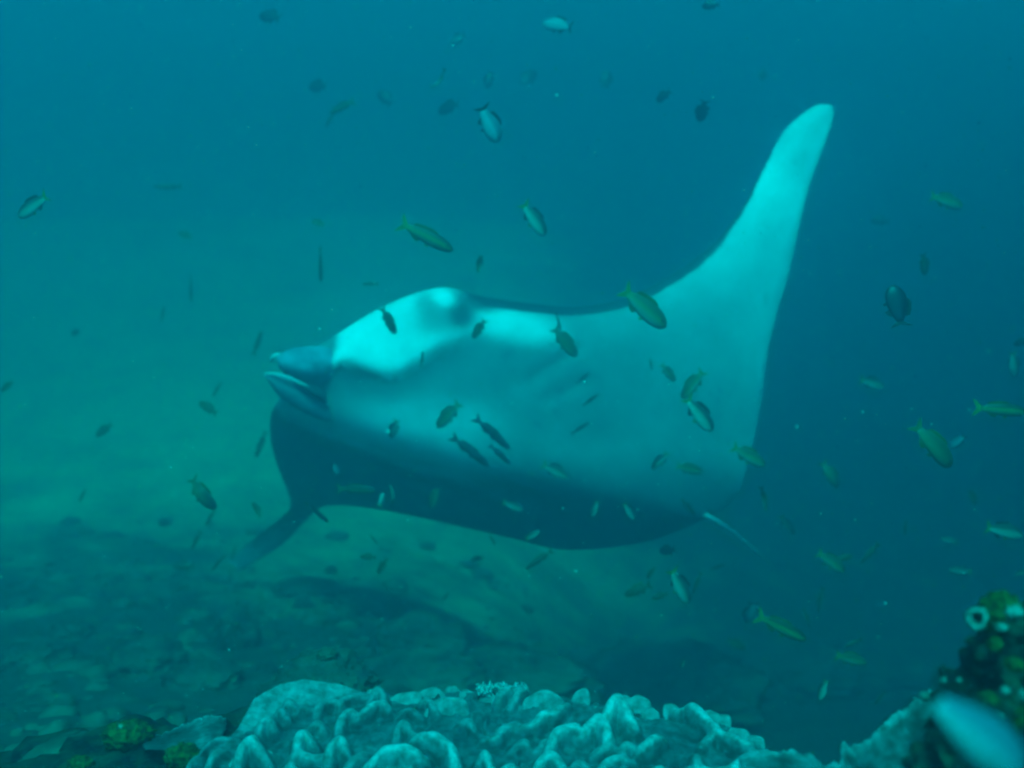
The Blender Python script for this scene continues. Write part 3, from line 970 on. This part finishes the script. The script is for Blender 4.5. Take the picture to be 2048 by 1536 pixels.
paddle([(530, 748), (560, 752), (600, 768), (635, 790), (660, 812)], [(533, 756), (556, 790), (590, 815), (630, 835), (665, 845)], 3.74, 3.84, 0.03, 'cephalic_fin', M_MFIN, bow=0.015, label='unrolled grey cephalic fin with a pale upper rim')
rim = catmull([tuple(atm(529, 749, 3.735)), tuple(atm(550, 748, 3.735)), tuple(atm(580, 757, 3.74)), tuple(atm(615, 775, 3.77)), tuple(atm(642, 795, 3.80)), tuple(atm(656, 809, 3.83))], 24)
vs, f = tube(rim, [0.003 + 0.003 * math.sin(math.pi * i / 23) for i in range(24)], 8)
fo = [o for o in manta.children if o.name.startswith('cephalic_fin')][0]
o = link('fin_rim', mesh('fin_rim', [Vector(v) - cen for v in vs], f), M_MLIGHT, fo)
paddle([(554, 712), (580, 698), (615, 692), (650, 694), (680, 704)], [(558, 735), (582, 758), (612, 770), (645, 772), (680, 762)], 3.82, 3.93, 0.12, 'cephalic_fin', M_MID, label='rolled cephalic fin forming a blunt grey horn')
vs, f = tube([atm(541, 722, 3.84), atm(546, 716, 3.83), atm(552, 711, 3.83), atm(558, 708, 3.84)], [0.004, 0.008, 0.008, 0.005], 10)
child_mesh('fin_tip', vs, f, M_MLIGHT)
# mouth
paddle([(570, 728), (590, 752), (620, 768), (652, 782)], [(566, 752), (588, 768), (620, 790), (654, 808)], 3.82, 3.80, 0.03, 'mouth', M_MDARK)
# eye on the side of the head
bm = bmesh.new(); bmesh.ops.create_uvsphere(bm, u_segments=16, v_segments=10, radius=0.008)
me = bpy.data.meshes.new('eye'); bm.to_mesh(me); bm.free()
o = link('eye', me, M_EYE, manta); o.location = atm(566, 728, 3.80) - cen
# ------------------------------------------------------------------ fish


def fish_body(L, Hh, Wd, top, mid_, bot, stripe=None, nose=0.0, n=22, seg=14, humph=0.38, eyefade=True):
    vs, cols = [], []
    for i in range(n):
        u = i / (n - 1)
        x = (0.5 - u * 0.86) * L                      # +x nose, tail root at -0.36 L
        pr = (math.sin(math.pi * min(1, u ** 0.72 * 0.93)) ** 0.72) if u > 0 else 0.0
        hh = Hh * 0.5 * max(pr, 0.02 if u == 0 else 0.0)
        if u > 0.55:
            hh = max(hh, Hh * 0.13)
        ww = Wd * 0.5 * max(math.sin(math.pi * min(1, u ** 0.6 * 0.98)) ** 0.8, 0.03) if u < 1 else Wd * 0.04
        zc = 0.03 * Hh * math.sin(math.pi * u)
        for k in range(seg):
            a = 2 * math.pi * k / seg
            s, c = math.sin(a), math.cos(a)
            z = s * hh + zc
            vs.append((x, c * ww * (1 - 0.15 * abs(s)), z))
            q = s
            if q > 0.35: col = top
            elif q > -0.1:
                w = (0.35 - q) / 0.45; col = tuple(t * (1 - w) + m__ * w for t, m__ in zip(top, mid_))
            else:
                w = min(1, (-0.1 - q) / 0.5); col = tuple(t * (1 - w) + m__ * w for t, m__ in zip(mid_, bot))
            if stripe and -0.05 < q < 0.3:
                col = stripe
            if u > 0.9: col = tuple(0.6 * a_ + 0.4 * b__ for a_, b__ in zip(col, stripe or col))
            cols.append(col)
    f = []
    for i in range(n - 1):
        for k in range(seg):
            f.append((i * seg + k, (i + 1) * seg + k, (i + 1) * seg + (k + 1) % seg, i * seg + (k + 1) % seg))
    f.append(tuple(range(seg)))
    f.append(tuple((n - 1) * seg + k for k in range(seg))[::-1])
    return vs, f, cols


def fin(outline, th=0.008):
    """outline: closed list of (x, z); gives a thin solid blade with a slightly thicker root"""
    n_ = len(outline)
    cx = sum(p[0] for p in outline) / n_; cz = sum(p[1] for p in outline) / n_
    vs = [(x, 0.0, z) for x, z in outline] + [(cx, -th, cz), (cx, th, cz)]
    f = []
    for i in range(n_):
        j = (i + 1) % n_
        f.append((i, j, n_)); f.append((j, i, n_ + 1))
    return vs, f


SPEC = {
    #        H     W     top                mid                 bottom              stripe               tail   dorsal
    'yellowtail': (0.34, 0.15, (0.055, 0.07, 0.03), (0.14, 0.17, 0.10), (0.24, 0.30, 0.24), (0.15, 0.18, 0.04), M_FYEL, M_FOLIVE),
    'pale': (0.36, 0.15, (0.03, 0.05, 0.04), (0.24, 0.32, 0.25), (0.36, 0.44, 0.38), None, M_FYEL, M_FDARK),
    'olive': (0.33, 0.16, (0.05, 0.065, 0.025), (0.10, 0.125, 0.04), (0.15, 0.18, 0.08), None, M_FOLIVE, M_FOLIVE),
    'slender': (0.17, 0.12, (0.035, 0.05, 0.03), (0.07, 0.09, 0.04), (0.11, 0.135, 0.08), None, M_FOLIVE, M_FOLIVE),
    'remora': (0.17, 0.14, (0.008, 0.012, 0.016), (0.012, 0.018, 0.022), (0.02, 0.028, 0.032), None, M_FDARK, M_FDARK),
    'damsel': (0.50, 0.17, (0.012, 0.016, 0.024), (0.03, 0.038, 0.05), (0.02, 0.026, 0.036), None, M_FDARK, M_FDARK),
    'silver': (0.46, 0.17, (0.10, 0.14, 0.18), (0.36, 0.42, 0.46), (0.26, 0.31, 0.35), None, M_FDARK, M_FDARK),
    'striped': (0.24, 0.13, (0.03, 0.04, 0.015), (0.11, 0.14, 0.05), (0.15, 0.19, 0.11), (0.17, 0.21, 0.04), M_FYEL, M_FOLIVE),
    'big_silver': (0.36, 0.18, (0.10, 0.15, 0.20), (0.26, 0.34, 0.38), (0.32, 0.40, 0.40), None, M_FDARK, M_FDARK),
}
LIB = {}


def bendf(v, b):
    x, y, z = v
    return (x, y + b * (x * x) * 1.0 - (b * 0.12 * x if x < 0 else 0), z)


def build_lib(kind, b, key):
    Hh, Wd, top, mid_, bot, stripe, tm, dm = SPEC[kind]
    parts = []
    vs, f, cols = fish_body(1.0, Hh, Wd, top, mid_, bot, stripe)
    parts.append(('body', mesh('body', [bendf(v, b) for v in vs], f, cols=cols), M_FISH, None))

    def add(name, outline, m_, yo=0.0, ang=None, fine=None):
        vs, f = fin(outline)
        if ang is not None:
            Mx = Matrix.Rotation(R(ang[0]), 3, 'X') @ Matrix.Rotation(R(ang[1]), 3, 'Z')
            o0 = Vector((outline[0][0], 0, outline[0][1]))
            vs = [tuple(Mx @ (Vector(v) - o0) + o0 + Vector((0, yo, 0))) for v in vs]
        me = mesh(name, [bendf(v, b) for v in vs], f, smooth=False)
        parts.append((name, me, m_, fine))
    h = Hh
    # forked tail
    fk = 0.06 if kind in ('damsel', 'silver') else 0.085
    ts = h * (0.55 if kind not in ('slender', 'remora', 'striped') else 0.75)
    add('tail_fin', [(-0.335, 0.03), (-0.37, 0.045 + h * 0.08), (-0.44, ts * 0.72), (-0.50, ts), (-0.475, ts * 0.55), (-0.50 + fk, 0.0), (-0.475, -ts * 0.5), (-0.50, -ts * 0.92), (-0.44, -ts * 0.68), (-0.37, -0.045 - h * 0.08), (-0.335, -0.03)], tm)
    z0 = h * 0.40
    add('dorsal_fin', [(0.20, z0 * 1.02), (0.13, h * 0.62), (0.05, h * 0.68), (-0.05, h * 0.64), (-0.14, h * 0.60), (-0.24, h * 0.50), (-0.26, h * 0.30), (-0.24, h * 0.14), (-0.1, z0 * 0.7), (0.05, z0 * 0.9)], dm)
    add('anal_fin', [(-0.05, -h * 0.36), (-0.11, -h * 0.60), (-0.18, -h * 0.52), (-0.26, -h * 0.28), (-0.24, -h * 0.14), (-0.12, -h * 0.2)], dm)
    add('pelvic_fin', [(0.15, -h * 0.36), (0.08, -h * 0.62), (0.03, -h * 0.58), (0.05, -h * 0.36)], tm, fine=True)
    for s in (-1, 1):
        add('pectoral_fin', [(0.17, -h * 0.05), (0.10, h * 0.02), (0.02, -h * 0.05), (0.0, -h * 0.16), (0.08, -h * 0.18), (0.16, -h * 0.12)], tm, yo=s * Wd * 0.46, ang=(s * 25, s * 35), fine=True)
        bm = bmesh.new()
        bmesh.ops.create_uvsphere(bm, u_segments=10, v_segments=6, radius=0.026 if h > 0.2 else 0.018)
        for v in bm.verts:
            v.co = Vector((v.co.x + 0.375, v.co.y * 0.6 + s * Wd * 0.325, v.co.z + h * 0.09))
        me = bpy.data.meshes.new('eye'); bm.to_mesh(me); bm.free()
        for v in me.vertices:
            v.co = bendf(v.co, b)
        parts.append(('eye', me, M_EYE, True))
    for nm, me, m_, fi in parts:
        me.materials.append(m_)
    LIB[key] = parts


def fish(px, py, ln, ang, kind, depth, label, bend=0.0, yaw=0.0, roll=0.0, flip=False, group=None, parts_all=None):
    key = (kind, round(bend, 2))
    if key not in LIB:
        build_lib(kind, bend, key)
    c = at(px, py, depth)
    L = ln / FPX * depth / max(0.35, math.cos(R(yaw)))
    right = Vector((1, 0, 0)); upv = Vector((0, -st_, ct)); fwd = Vector((0, ct, st_))
    a = R(ang)
    f = (right * math.cos(a) + upv * math.sin(a)) * math.cos(R(yaw)) + fwd * math.sin(R(yaw))
    u = -right * math.sin(a) + upv * math.cos(a)
    if u.dot(upv) < 0 or (abs(u.dot(upv)) < 0.35 and u.dot(right) < 0): u = -u
    if flip: u = -u
    s = u.cross(f).normalized()
    u = f.cross(s).normalized()
    Mx = Matrix((f, s, u)).transposed().to_4x4()
    Mx = Mx @ Matrix.Rotation(R(roll), 4, 'X')
    cat = 'fish'
    root = empty('fish' if kind != 'remora' else 'slender_fish', c, label, cat, group or 'small reef fish schooling around the manta')
    root.rotation_euler = Mx.to_euler()
    root.scale = (L, L, L)
    small = ln < 34 or depth > 4.6
    for nm, me, m_, fine in LIB[key]:
        if fine and small:
            continue
        link(nm, me, None, root)
    return root


Y, P, O, S, RM, D, SV, ST2 = 'yellowtail', 'pale', 'olive', 'slender', 'remora', 'damsel', 'silver', 'striped'
FISH = [
    # px, py, length px, heading deg, kind, depth, label, bend, yaw, roll
    (66, 412, 78, 213, P, 2.2, 'plump pale fish facing down-left near the left edge, upper third', 0, 10, 0),
    (540, 33, 50, 160, D, 3.6, 'dark oval fish at the top edge, left of centre', 0, 25, 10),
    (1116, 50, 60, 165, SV, 3.0, 'pale bluish fish with dark tail near the top edge, right of centre', 0, 15, 0),
    (1422, 10, 34, 180, D, 3.0, 'small dark fish cut by the top edge', 0, 20, 0),
    (915, 78, 34, 200, SV, 4.2, 'faint pale fish below the top edge at centre', 0, 30, 0),
    (635, 173, 40, 170, D, 4.4, 'faint dark fish, left of two small dark blots in the upper left', 0, 30, 0),
    (770, 196, 42, 130, D, 4.4, 'faint dark fish slanting down-right in the upper middle', 0, 20, 0),
    (684, 214, 56, 200, ST2, 4.2, 'thin greenish fish pointing down-left in the upper left', 0, 20, 0),
    (660, 240, 34, 240, S, 4.5, 'tiny dark slender fish just under the thin greenish fish', 0, 0, 0),
    (880, 162, 50, 232, S, 3.4, 'thin curved dark fish in the upper middle', 0.9, 0, 30),
    (897, 215, 46, 190, D, 4.3, 'blurred dark fish left of the bright pale one in the upper middle', 0, 35, 20),
    (978, 160, 30, 250, SV, 3.8, 'small pale fish above the bright pale fish', 0, 30, 0),
    (979, 248, 78, 296, SV, 2.5, 'bright pale fish with dark tail swimming down, upper middle', 0, 10, 0),
    (1058, 156, 46, 60, D, 4.9, 'very faint dark fish right of the small pale fish', 0, 30, 0),
    (1212, 158, 42, 80, D, 5.0, 'very faint dark fish in the upper middle right', 0, 20, 0),
    (1327, 192, 32, 215, D, 3.4, 'small dark fish between top edge and raised wing, left one of the pair', 0, 20, 0),
    (1405, 222, 36, 262, D, 3.2, 'small dark fish head-on with spread fins, left of the raised wing tip', 0, 40, 0),
    (1525, 150, 28, 80, D, 4.9, 'very faint dark fish above the raised wing', 0, 20, 0),
    (338, 374, 58, 180, S, 4.2, 'faint long dark fish in the left part of open water', 0.5, 0, 0),
    (1068, 438, 80, 305, P, 2.5, 'pale fish with yellow tail in open water above the manta back', 0, 5, 0),
    (852, 473, 122, 333, ST2, 2.3, 'long yellow-striped fish in open water above the manta head', 0, 5, 0),
    (636, 446, 30, 160, Y, 3.3, 'tiny yellow and pale fish left of the long yellow-striped fish', 0, 30, 0),
    (960, 526, 34, 260, Y, 2.9, 'tiny curved yellow fish above the manta shoulder', 0.9, 20, 0),
    (641, 528, 72, 272, S, 3.2, 'slender greenish fish hanging head down, left of centre', 0, 0, 60),
    (382, 575, 58, 272, S, 4.2, 'faint slender fish hanging head down in the left water', 0, 0, 60),
    (325, 628, 34, 80, S, 4.4, 'tiny faint upright fish in the left water', 0, 0, 0),
    (151, 665, 22, 200, D, 4.4, 'tiny dark dot-like fish near the left edge', 0, 20, 0),
    (777, 641, 62, 297, O, 3.2, 'olive fish swimming across the bright white throat of the manta', 0, 0, 30),
    (958, 658, 46, 236, O, 3.2, 'small mottled fish on the shoulder right of the white throat', 0, 15, 0),
    (1288, 616, 118, 318, Y, 2.2, 'large olive fish with forked yellow tail at the dark front edge of the wing', 0, 0, 0),
    (1130, 684, 76, 308, O, 2.9, 'olive fish on the manta flank, just under the dark wing edge', 0, 0, 0),
    (1117, 643, 40, 285, S, 3.0, 'thin dark fish touching the tail of the olive fish on the flank', 0, 0, 60),
    (844, 718, 32, 82, S, 3.3, 'tiny dark fish at the lower rim of the white throat', 0, 0, 0),
    (1893, 402, 74, 345, Y, 2.7, 'yellowish fish with dark tail near the right edge, level with the upper wing', 0, 10, 0),
    (1848, 529, 44, 290, O, 2.9, 'small olive fish in the right water, above the dark damselfish', 0, 30, 0),
    (1794, 612, 86, 98, D, 1.9, 'nearly black oval fish swimming up, right of the manta', 0, 10, 0),
    (1744, 766, 58, 345, P, 3.4, 'pale faint fish right of the manta at mid height', 0, 15, 0),
    (2028, 728, 52, 285, P, 3.2, 'pale fish cut by the right edge at mid height', 0, 20, 0),
    (2043, 684, 28, 200, D, 3.4, 'small dark fish at the right edge above the pale one', 0, 20, 0),
    (1760, 442, 34, 170, D, 4.9, 'very faint dark fish between the raised wing and the right edge', 0, 20, 0),
    (515, 686, 54, 70, S, 3.8, 'slender olive fish in front of the manta snout, above it', 0, 0, 0),
    (416, 816, 48, 150, O, 3.2, 'mottled round fish left of the manta mouth', 0, 20, 0),
    (434, 779, 34, 240, S, 3.7, 'tiny slender fish just above the mottled round fish', 0, 0, 0),
    (208, 860, 44, 216, O, 3.5, 'dark fish facing down-left in the left water, mid height', 0, 10, 0),
    (14, 773, 34, 216, O, 3.4, 'dark fish at the left edge, mid height', 0, 10, 0),
    (402, 988, 82, 308, O, 2.7, 'curved dark olive fish left of the drooping wing', 0.8, 0, 0),
    (420, 1036, 38, 240, S, 3.6, 'thin fish directly below the curved dark olive fish', 0, 0, 0),
    (393, 1080, 42, 242, S, 3.7, 'thin fish farther below the curved dark olive fish', 0, 0, 0),
    (165, 991, 30, 245, S, 3.6, 'small dark slender fish over the pale sand at far left', 0, 0, 0),
    (330, 1046, 28, 190, D, 4.5, 'faint dark fish over the sand left of the drooping wing', 0, 20, 0),
    (515, 1020, 36, 120, O, 3.1, 'small dark fish with yellow fins beside the drooping wing', 0.8, 10, 0),
    (522, 888, 58, 250, S, 4.0, 'long faint slender fish along the front edge of the drooping wing', 0, 0, 0),
    (633, 1024, 62, 320, P, 3.3, 'slim pale-yellow fish crossing below the drooping wing root', 0, 0, 60),
    (672, 938, 26, 280, SV, 3.9, 'small pale fish in front of the dark drooping wing', 0, 20, 0),
    (712, 979, 80, 358, ST2, 3.0, 'slim dark-and-yellow fish lying level along the drooping wing', 0, 0, 20),
    (786, 999, 54, 80, S, 3.0, 'crescent-shaped dark fish under the manta body', -1.3, 0, 50),
    (763, 1000, 28, 75, P, 3.2, 'small pale fish left of the crescent-shaped dark fish', 0, 20, 0),
    (869, 996, 46, 252, O, 3.2, 'dark fish with yellow tail right of the crescent-shaped one', 0, 10, 0),
    (788, 858, 42, 250, P, 3.4, 'faint pale fish under the manta chin', 0, 30, 0),
    (897, 830, 70, 228, Y, 3.0, 'mottled yellow fish facing down-left on the belly', 0, 10, 0),
    (940, 902, 100, 322, RM, 3.3, 'lower left of three long dark slender fish under the belly', 0, 0, 0),
    (984, 866, 98, 318, RM, 3.3, 'uppermost of three long dark slender fish under the belly', 0, 0, 0),
    (1000, 909, 60, 318, RM, 3.35, 'shortest of three long dark slender fish under the belly', 0, 0, 0),
    (1166, 756, 36, 40, S, 3.5, 'highest of three thin dark fish on the flank', 0, 0, 40),
    (1181, 800, 40, 38, S, 3.5, 'middle of three thin dark fish on the flank', 0, 0, 40),
    (1161, 856, 46, 33, S, 3.4, 'lowest of three thin dark fish on the flank', 0, 0, 40),
    (1111, 942, 62, 333, P, 2.9, 'bright pale-green fish on the shaded belly near the three slender fish', 0, 5, 0),
    (1386, 769, 72, 233, Y, 2.7, 'olive fish with yellow tail facing down-left on the wing root', 0, 0, 0),
    (1398, 828, 88, 307, P, 2.4, 'large pale fish facing down-right, below the olive one on the wing root', 0, 0, 0),
    (1336, 745, 46, 310, Y, 3.6, 'faint yellow fish left of the olive fish on the wing root', 0, 10, 0),
    (1302, 728, 26, 280, S, 3.7, 'tiny faint fish on the wing root', 0, 0, 0),
    (1497, 912, 78, 330, Y, 2.5, 'pale yellow fish with dark back at the trailing edge of the manta', 0, 0, 0),
    (1320, 922, 46, 230, P, 3.4, 'faint pale fish on the shaded belly, left of a similar one', 0, 15, 0),
    (1379, 938, 58, 345, Y, 3.3, 'faint yellowish fish on the shaded belly near the tail', 0, 10, 0),
    (1026, 1012, 46, 338, P, 3.6, 'faint pale fish low on the shaded wing, left part', 0, 10, 0),
    (1189, 1018, 36, 250, P, 3.6, 'faint pale fish facing down on the shaded wing, middle', 0, 10, 0),
    (1259, 1023, 42, 303, P, 3.6, 'faint pale fish facing down-right on the shaded wing', 0, 10, 0),
    (1376, 1013, 42, 310, Y, 3.5, 'slim yellowish fish beside the tail root', 0, 0, 50),
    (1066, 1070, 32, 30, P, 3.9, 'very faint pale fish at the lower edge of the shaded wing', 0, 20, 0),
    (1079, 1119, 68, 215, S, 2.9, 'dark spindle-shaped fish just below the shaded wing', 0, 0, 0),
    (1335, 1101, 30, 200, D, 3.6, 'dark round fish below the tail root', 0, 40, 0),
    (1360, 1172, 80, 297, P, 2.6, 'pale fish with yellow tail swimming down, below the manta tail', 0, 5, 0),
    (1276, 1180, 58, 205, O, 3.1, 'mottled olive fish left of the pale fish below the tail', 0, 10, 0),
    (1302, 1146, 28, 240, O, 3.3, 'tiny olive fish above the mottled one below the tail', 0, 10, 0),
    (1320, 1192, 34, 200, O, 3.1, 'small dark fish behind the belly of the pale downward fish', 0, 10, 0),
    (1394, 1166, 48, 248, S, 3.2, 'thin olive fish right of the pale downward fish', 0, 0, 0),
    (1436, 1134, 32, 20, S, 4.0, 'tiny faint fish under the manta tail tip', 0, 0, 0),
    (1502, 1226, 50, 266, SV, 3.2, 'bluish fish with a dark end, left of the long yellow fish', 0, 30, 0),
    (1562, 1255, 114, 334, ST2, 2.4, 'long yellow fish at lower right above the gully', 0, 0, 0),
    (1472, 1288, 44, 330, O, 3.8, 'faint olive fish below left of the long yellow fish', 0, 10, 0),
    (1641, 1200, 54, 260, S, 3.6, 'thin dark fish upright above the long yellow fish', 0, 0, 0),
    (1614, 1236, 42, 292, S, 3.5, 'thin dark fish crossing the head of the long yellow fish', 0, 0, 0),
    (1706, 1286, 40, 205, S, 2.9, 'small dark fish just above the yellow-green one at lower right', 0, 0, 0),
    (1702, 1318, 68, 345, Y, 2.6, 'yellow-green fish facing right at lower right', 0, 5, 0),
    (1646, 1380, 44, 250, P, 2.9, 'slim pale fish facing down in the gully', 0, 0, 50),
    (1760, 1396, 34, 230, S, 3.2, 'dark faint fish left of the thin plate coral edge', 0, 0, 0),
    (1575, 1050, 48, 305, P, 3.7, 'slim faint pale fish right of the manta tail', 0, 0, 40),
    (1528, 996, 54, 282, S, 3.2, 'curved olive fish right of the tail root', -0.8, 0, 20),
    (1662, 950, 62, 300, O, 3.3, 'faint olive fish right of the manta, lower half', 0.5, 0, 0),
    (1868, 891, 116, 310, O, 2.1, 'large dark olive fish facing down-right near the right edge', 0.3, 0, 0),
    (1915, 883, 36, 225, SV, 2.9, 'small pale fish behind the back of the large dark olive fish', 0, 20, 0),
    (2003, 820, 108, 355, ST2, 2.2, 'large yellow fish at the right edge', 0.3, 0, 0),
    (1946, 996, 38, 300, O, 3.6, 'faint olive fish below the large dark olive fish', 0, 20, 0),
    (2008, 1062, 80, 347, P, 2.5, 'pale fish with dark back at the right edge, lower half', 0, 5, 0),
    (1740, 1106, 54, 228, S, 3.0, 'dark slim fish facing down-left in the right water, lower half', 0, 0, 0),
    (1811, 1056, 28, 265, S, 3.6, 'tiny dark fish in the right water, lower half', 0, 0, 0),
    (1662, 1124, 70, 325, Y, 2.7, 'yellowish fish with dark back left of the dark slim fish', 0, 5, 0),
    (1688, 1116, 38, 10, O, 3.1, 'small olive fish touching the back of the yellowish one', 0, 10, 0),
    (1921, 1141, 38, 180, P, 3.6, 'faint pale blurred fish above the sponge-topped rock', 0, 30, 0),
    (1898, 1080, 28, 170, P, 4.2, 'very faint pale fish in the right water, lower half', 0, 30, 0),
    (2044, 1145, 26, 200, P, 3.2, 'pale fish just entering at the right edge above the rock', 0, 20, 0),
    (368, 1132, 50, 185, O, 4.0, 'dark blurred fish over the sand left of the drooping wing tip', 0, 20, 0),
    (436, 1126, 40, 230, S, 3.9, 'dark slim fish at the drooping wing tip, left of it', 0, 0, 0),
    (467, 1107, 28, 248, S, 3.8, 'tiny dark fish on the drooping wing tip', 0, 0, 0),
    (461, 1150, 28, 270, S, 3.9, 'tiny upright fish below the drooping wing tip', 0, 0, 0),
    (765, 1132, 38, 238, O, 3.5, 'dark oval fish over the sand below the manta, upright', 0, 10, 0),
    (736, 1114, 34, 180, O, 4.1, 'faint dark fish left of the dark oval fish over the sand', 0, 10, 0),
    (748, 1079, 24, 310, S, 3.9, 'tiny dark fish over the sand below the drooping wing', 0, 0, 0),
    (955, 1118, 28, 200, Y, 3.9, 'faint yellow fish over the sand below the shaded wing', 0, 20, 0),
    (891, 1194, 22, 230, S, 4.0, 'tiny dark fish above the hazy rock mound', 0, 0, 0),
    (985, 1080, 24, 300, S, 4.0, 'tiny dark fish at the lower left edge of the shaded wing', 0, 0, 0),
    (741, 568, 34, 180, S, 4.9, 'very faint fish above the manta head', 0, 0, 0),
    (370, 470, 34, 160, Y, 4.5, 'very faint yellow fish in the left water, upper half', 0, 20, 0),
    (256, 1244, 32, 240, S, 3.8, 'faint slim fish over the left slope', 0, 0, 0),
    (360, 1180, 44, 30, S, 4.0, 'faint slim fish over the sand left of the dome-shaped rock', 0, 0, 0),
    (1366, 1328, 16, 250, P, 3.0, 'tiny pale fish above the right half of the lobed coral', 0, 0, 0),
]
for q in FISH:
    q = list(q)
    if 535 < q[0] < 1560 and 560 < q[1] < 1115:
        q[5] = min(q[5], 2.9 + (q[5] - 2.9) * 0.1)
    fish(q[0], q[1], q[2], q[3], q[4], q[5], q[6], q[7], q[8], q[9])

# the big pale fish close to the lens
fish(1952, 1470, 290, 319, 'big_silver', 0.42, 'large out-of-focus silvery fish close to the camera at the bottom right corner', 0.1, 8, 0, group='fish close to the camera')

# ------------------------------------------------------------------ drifting particles in the water
bm = bmesh.new()
for i in range(520):
    d = random.uniform(0.9, 3.6)
    p = at(random.uniform(-60, 2100), random.uniform(-60, 1500), d)
    r_ = random.uniform(0.0005, 0.0012) * (0.6 + d * 0.45)
    r_ *= 0.7 + 0.9 * random.random() ** 4
    res = bmesh.ops.create_icosphere(bm, subdivisions=1, radius=r_)
    bmesh.ops.translate(bm, vec=p, verts=res['verts'])
me = bpy.data.meshes.new('floating_particles'); bm.to_mesh(me); bm.free()
link('floating_particles', me, M_SNOW, kind='stuff')

# very fine plankton and silt, added to imitate image grain
r9 = np.random.default_rng(99)
N = 20000
d = 0.55 + 4.2 * r9.random(N) ** 0.8
PXs = r9.uniform(-300, 2350, N); PYs = r9.uniform(-300, 1800, N)
cx_ = (PXs - 1024) / FPX * d; y_ = -(PYs - 768) / FPX
c9 = np.stack([cx_, d * (ct - y_ * st_), d * (st_ + y_ * ct)], -1)
ok = c9[:, 2] > floor_z(c9[:, 0], c9[:, 1]) + 0.02
c9, d = c9[ok], d[ok]
N = len(d)
rad9 = 0.00034 * (0.55 + 0.55 * d) * (0.6 + 1.1 * r9.random(N) ** 3)
tet = np.array([(1, 1, 1), (1, -1, -1), (-1, 1, -1), (-1, -1, 1)], float)
V9 = (c9[:, None, :] + rad9[:, None, None] * tet[None] * r9.uniform(0.6, 1.3, (N, 4, 1))).reshape(-1, 3)
F9 = (np.array([(0, 1, 2), (0, 3, 1), (0, 2, 3), (1, 3, 2)])[None] + 4 * np.arange(N)[:, None, None]).reshape(-1, 3)
pal = np.array([(0.5, 0.5, 0.5), (0.10, 0.30, 0.06), (0.02, 0.05, 0.25), (0.3, 0.4, 0.2)])[r9.integers(0, 4, N)]
C9 = np.repeat(pal, 4, axis=0)
link('plankton', mesh('plankton', V9, F9.tolist(), smooth=False, cols=C9), mat('plankton', (1, 1, 1), 0.9, 0.1, attr='tint'), kind='stuff')
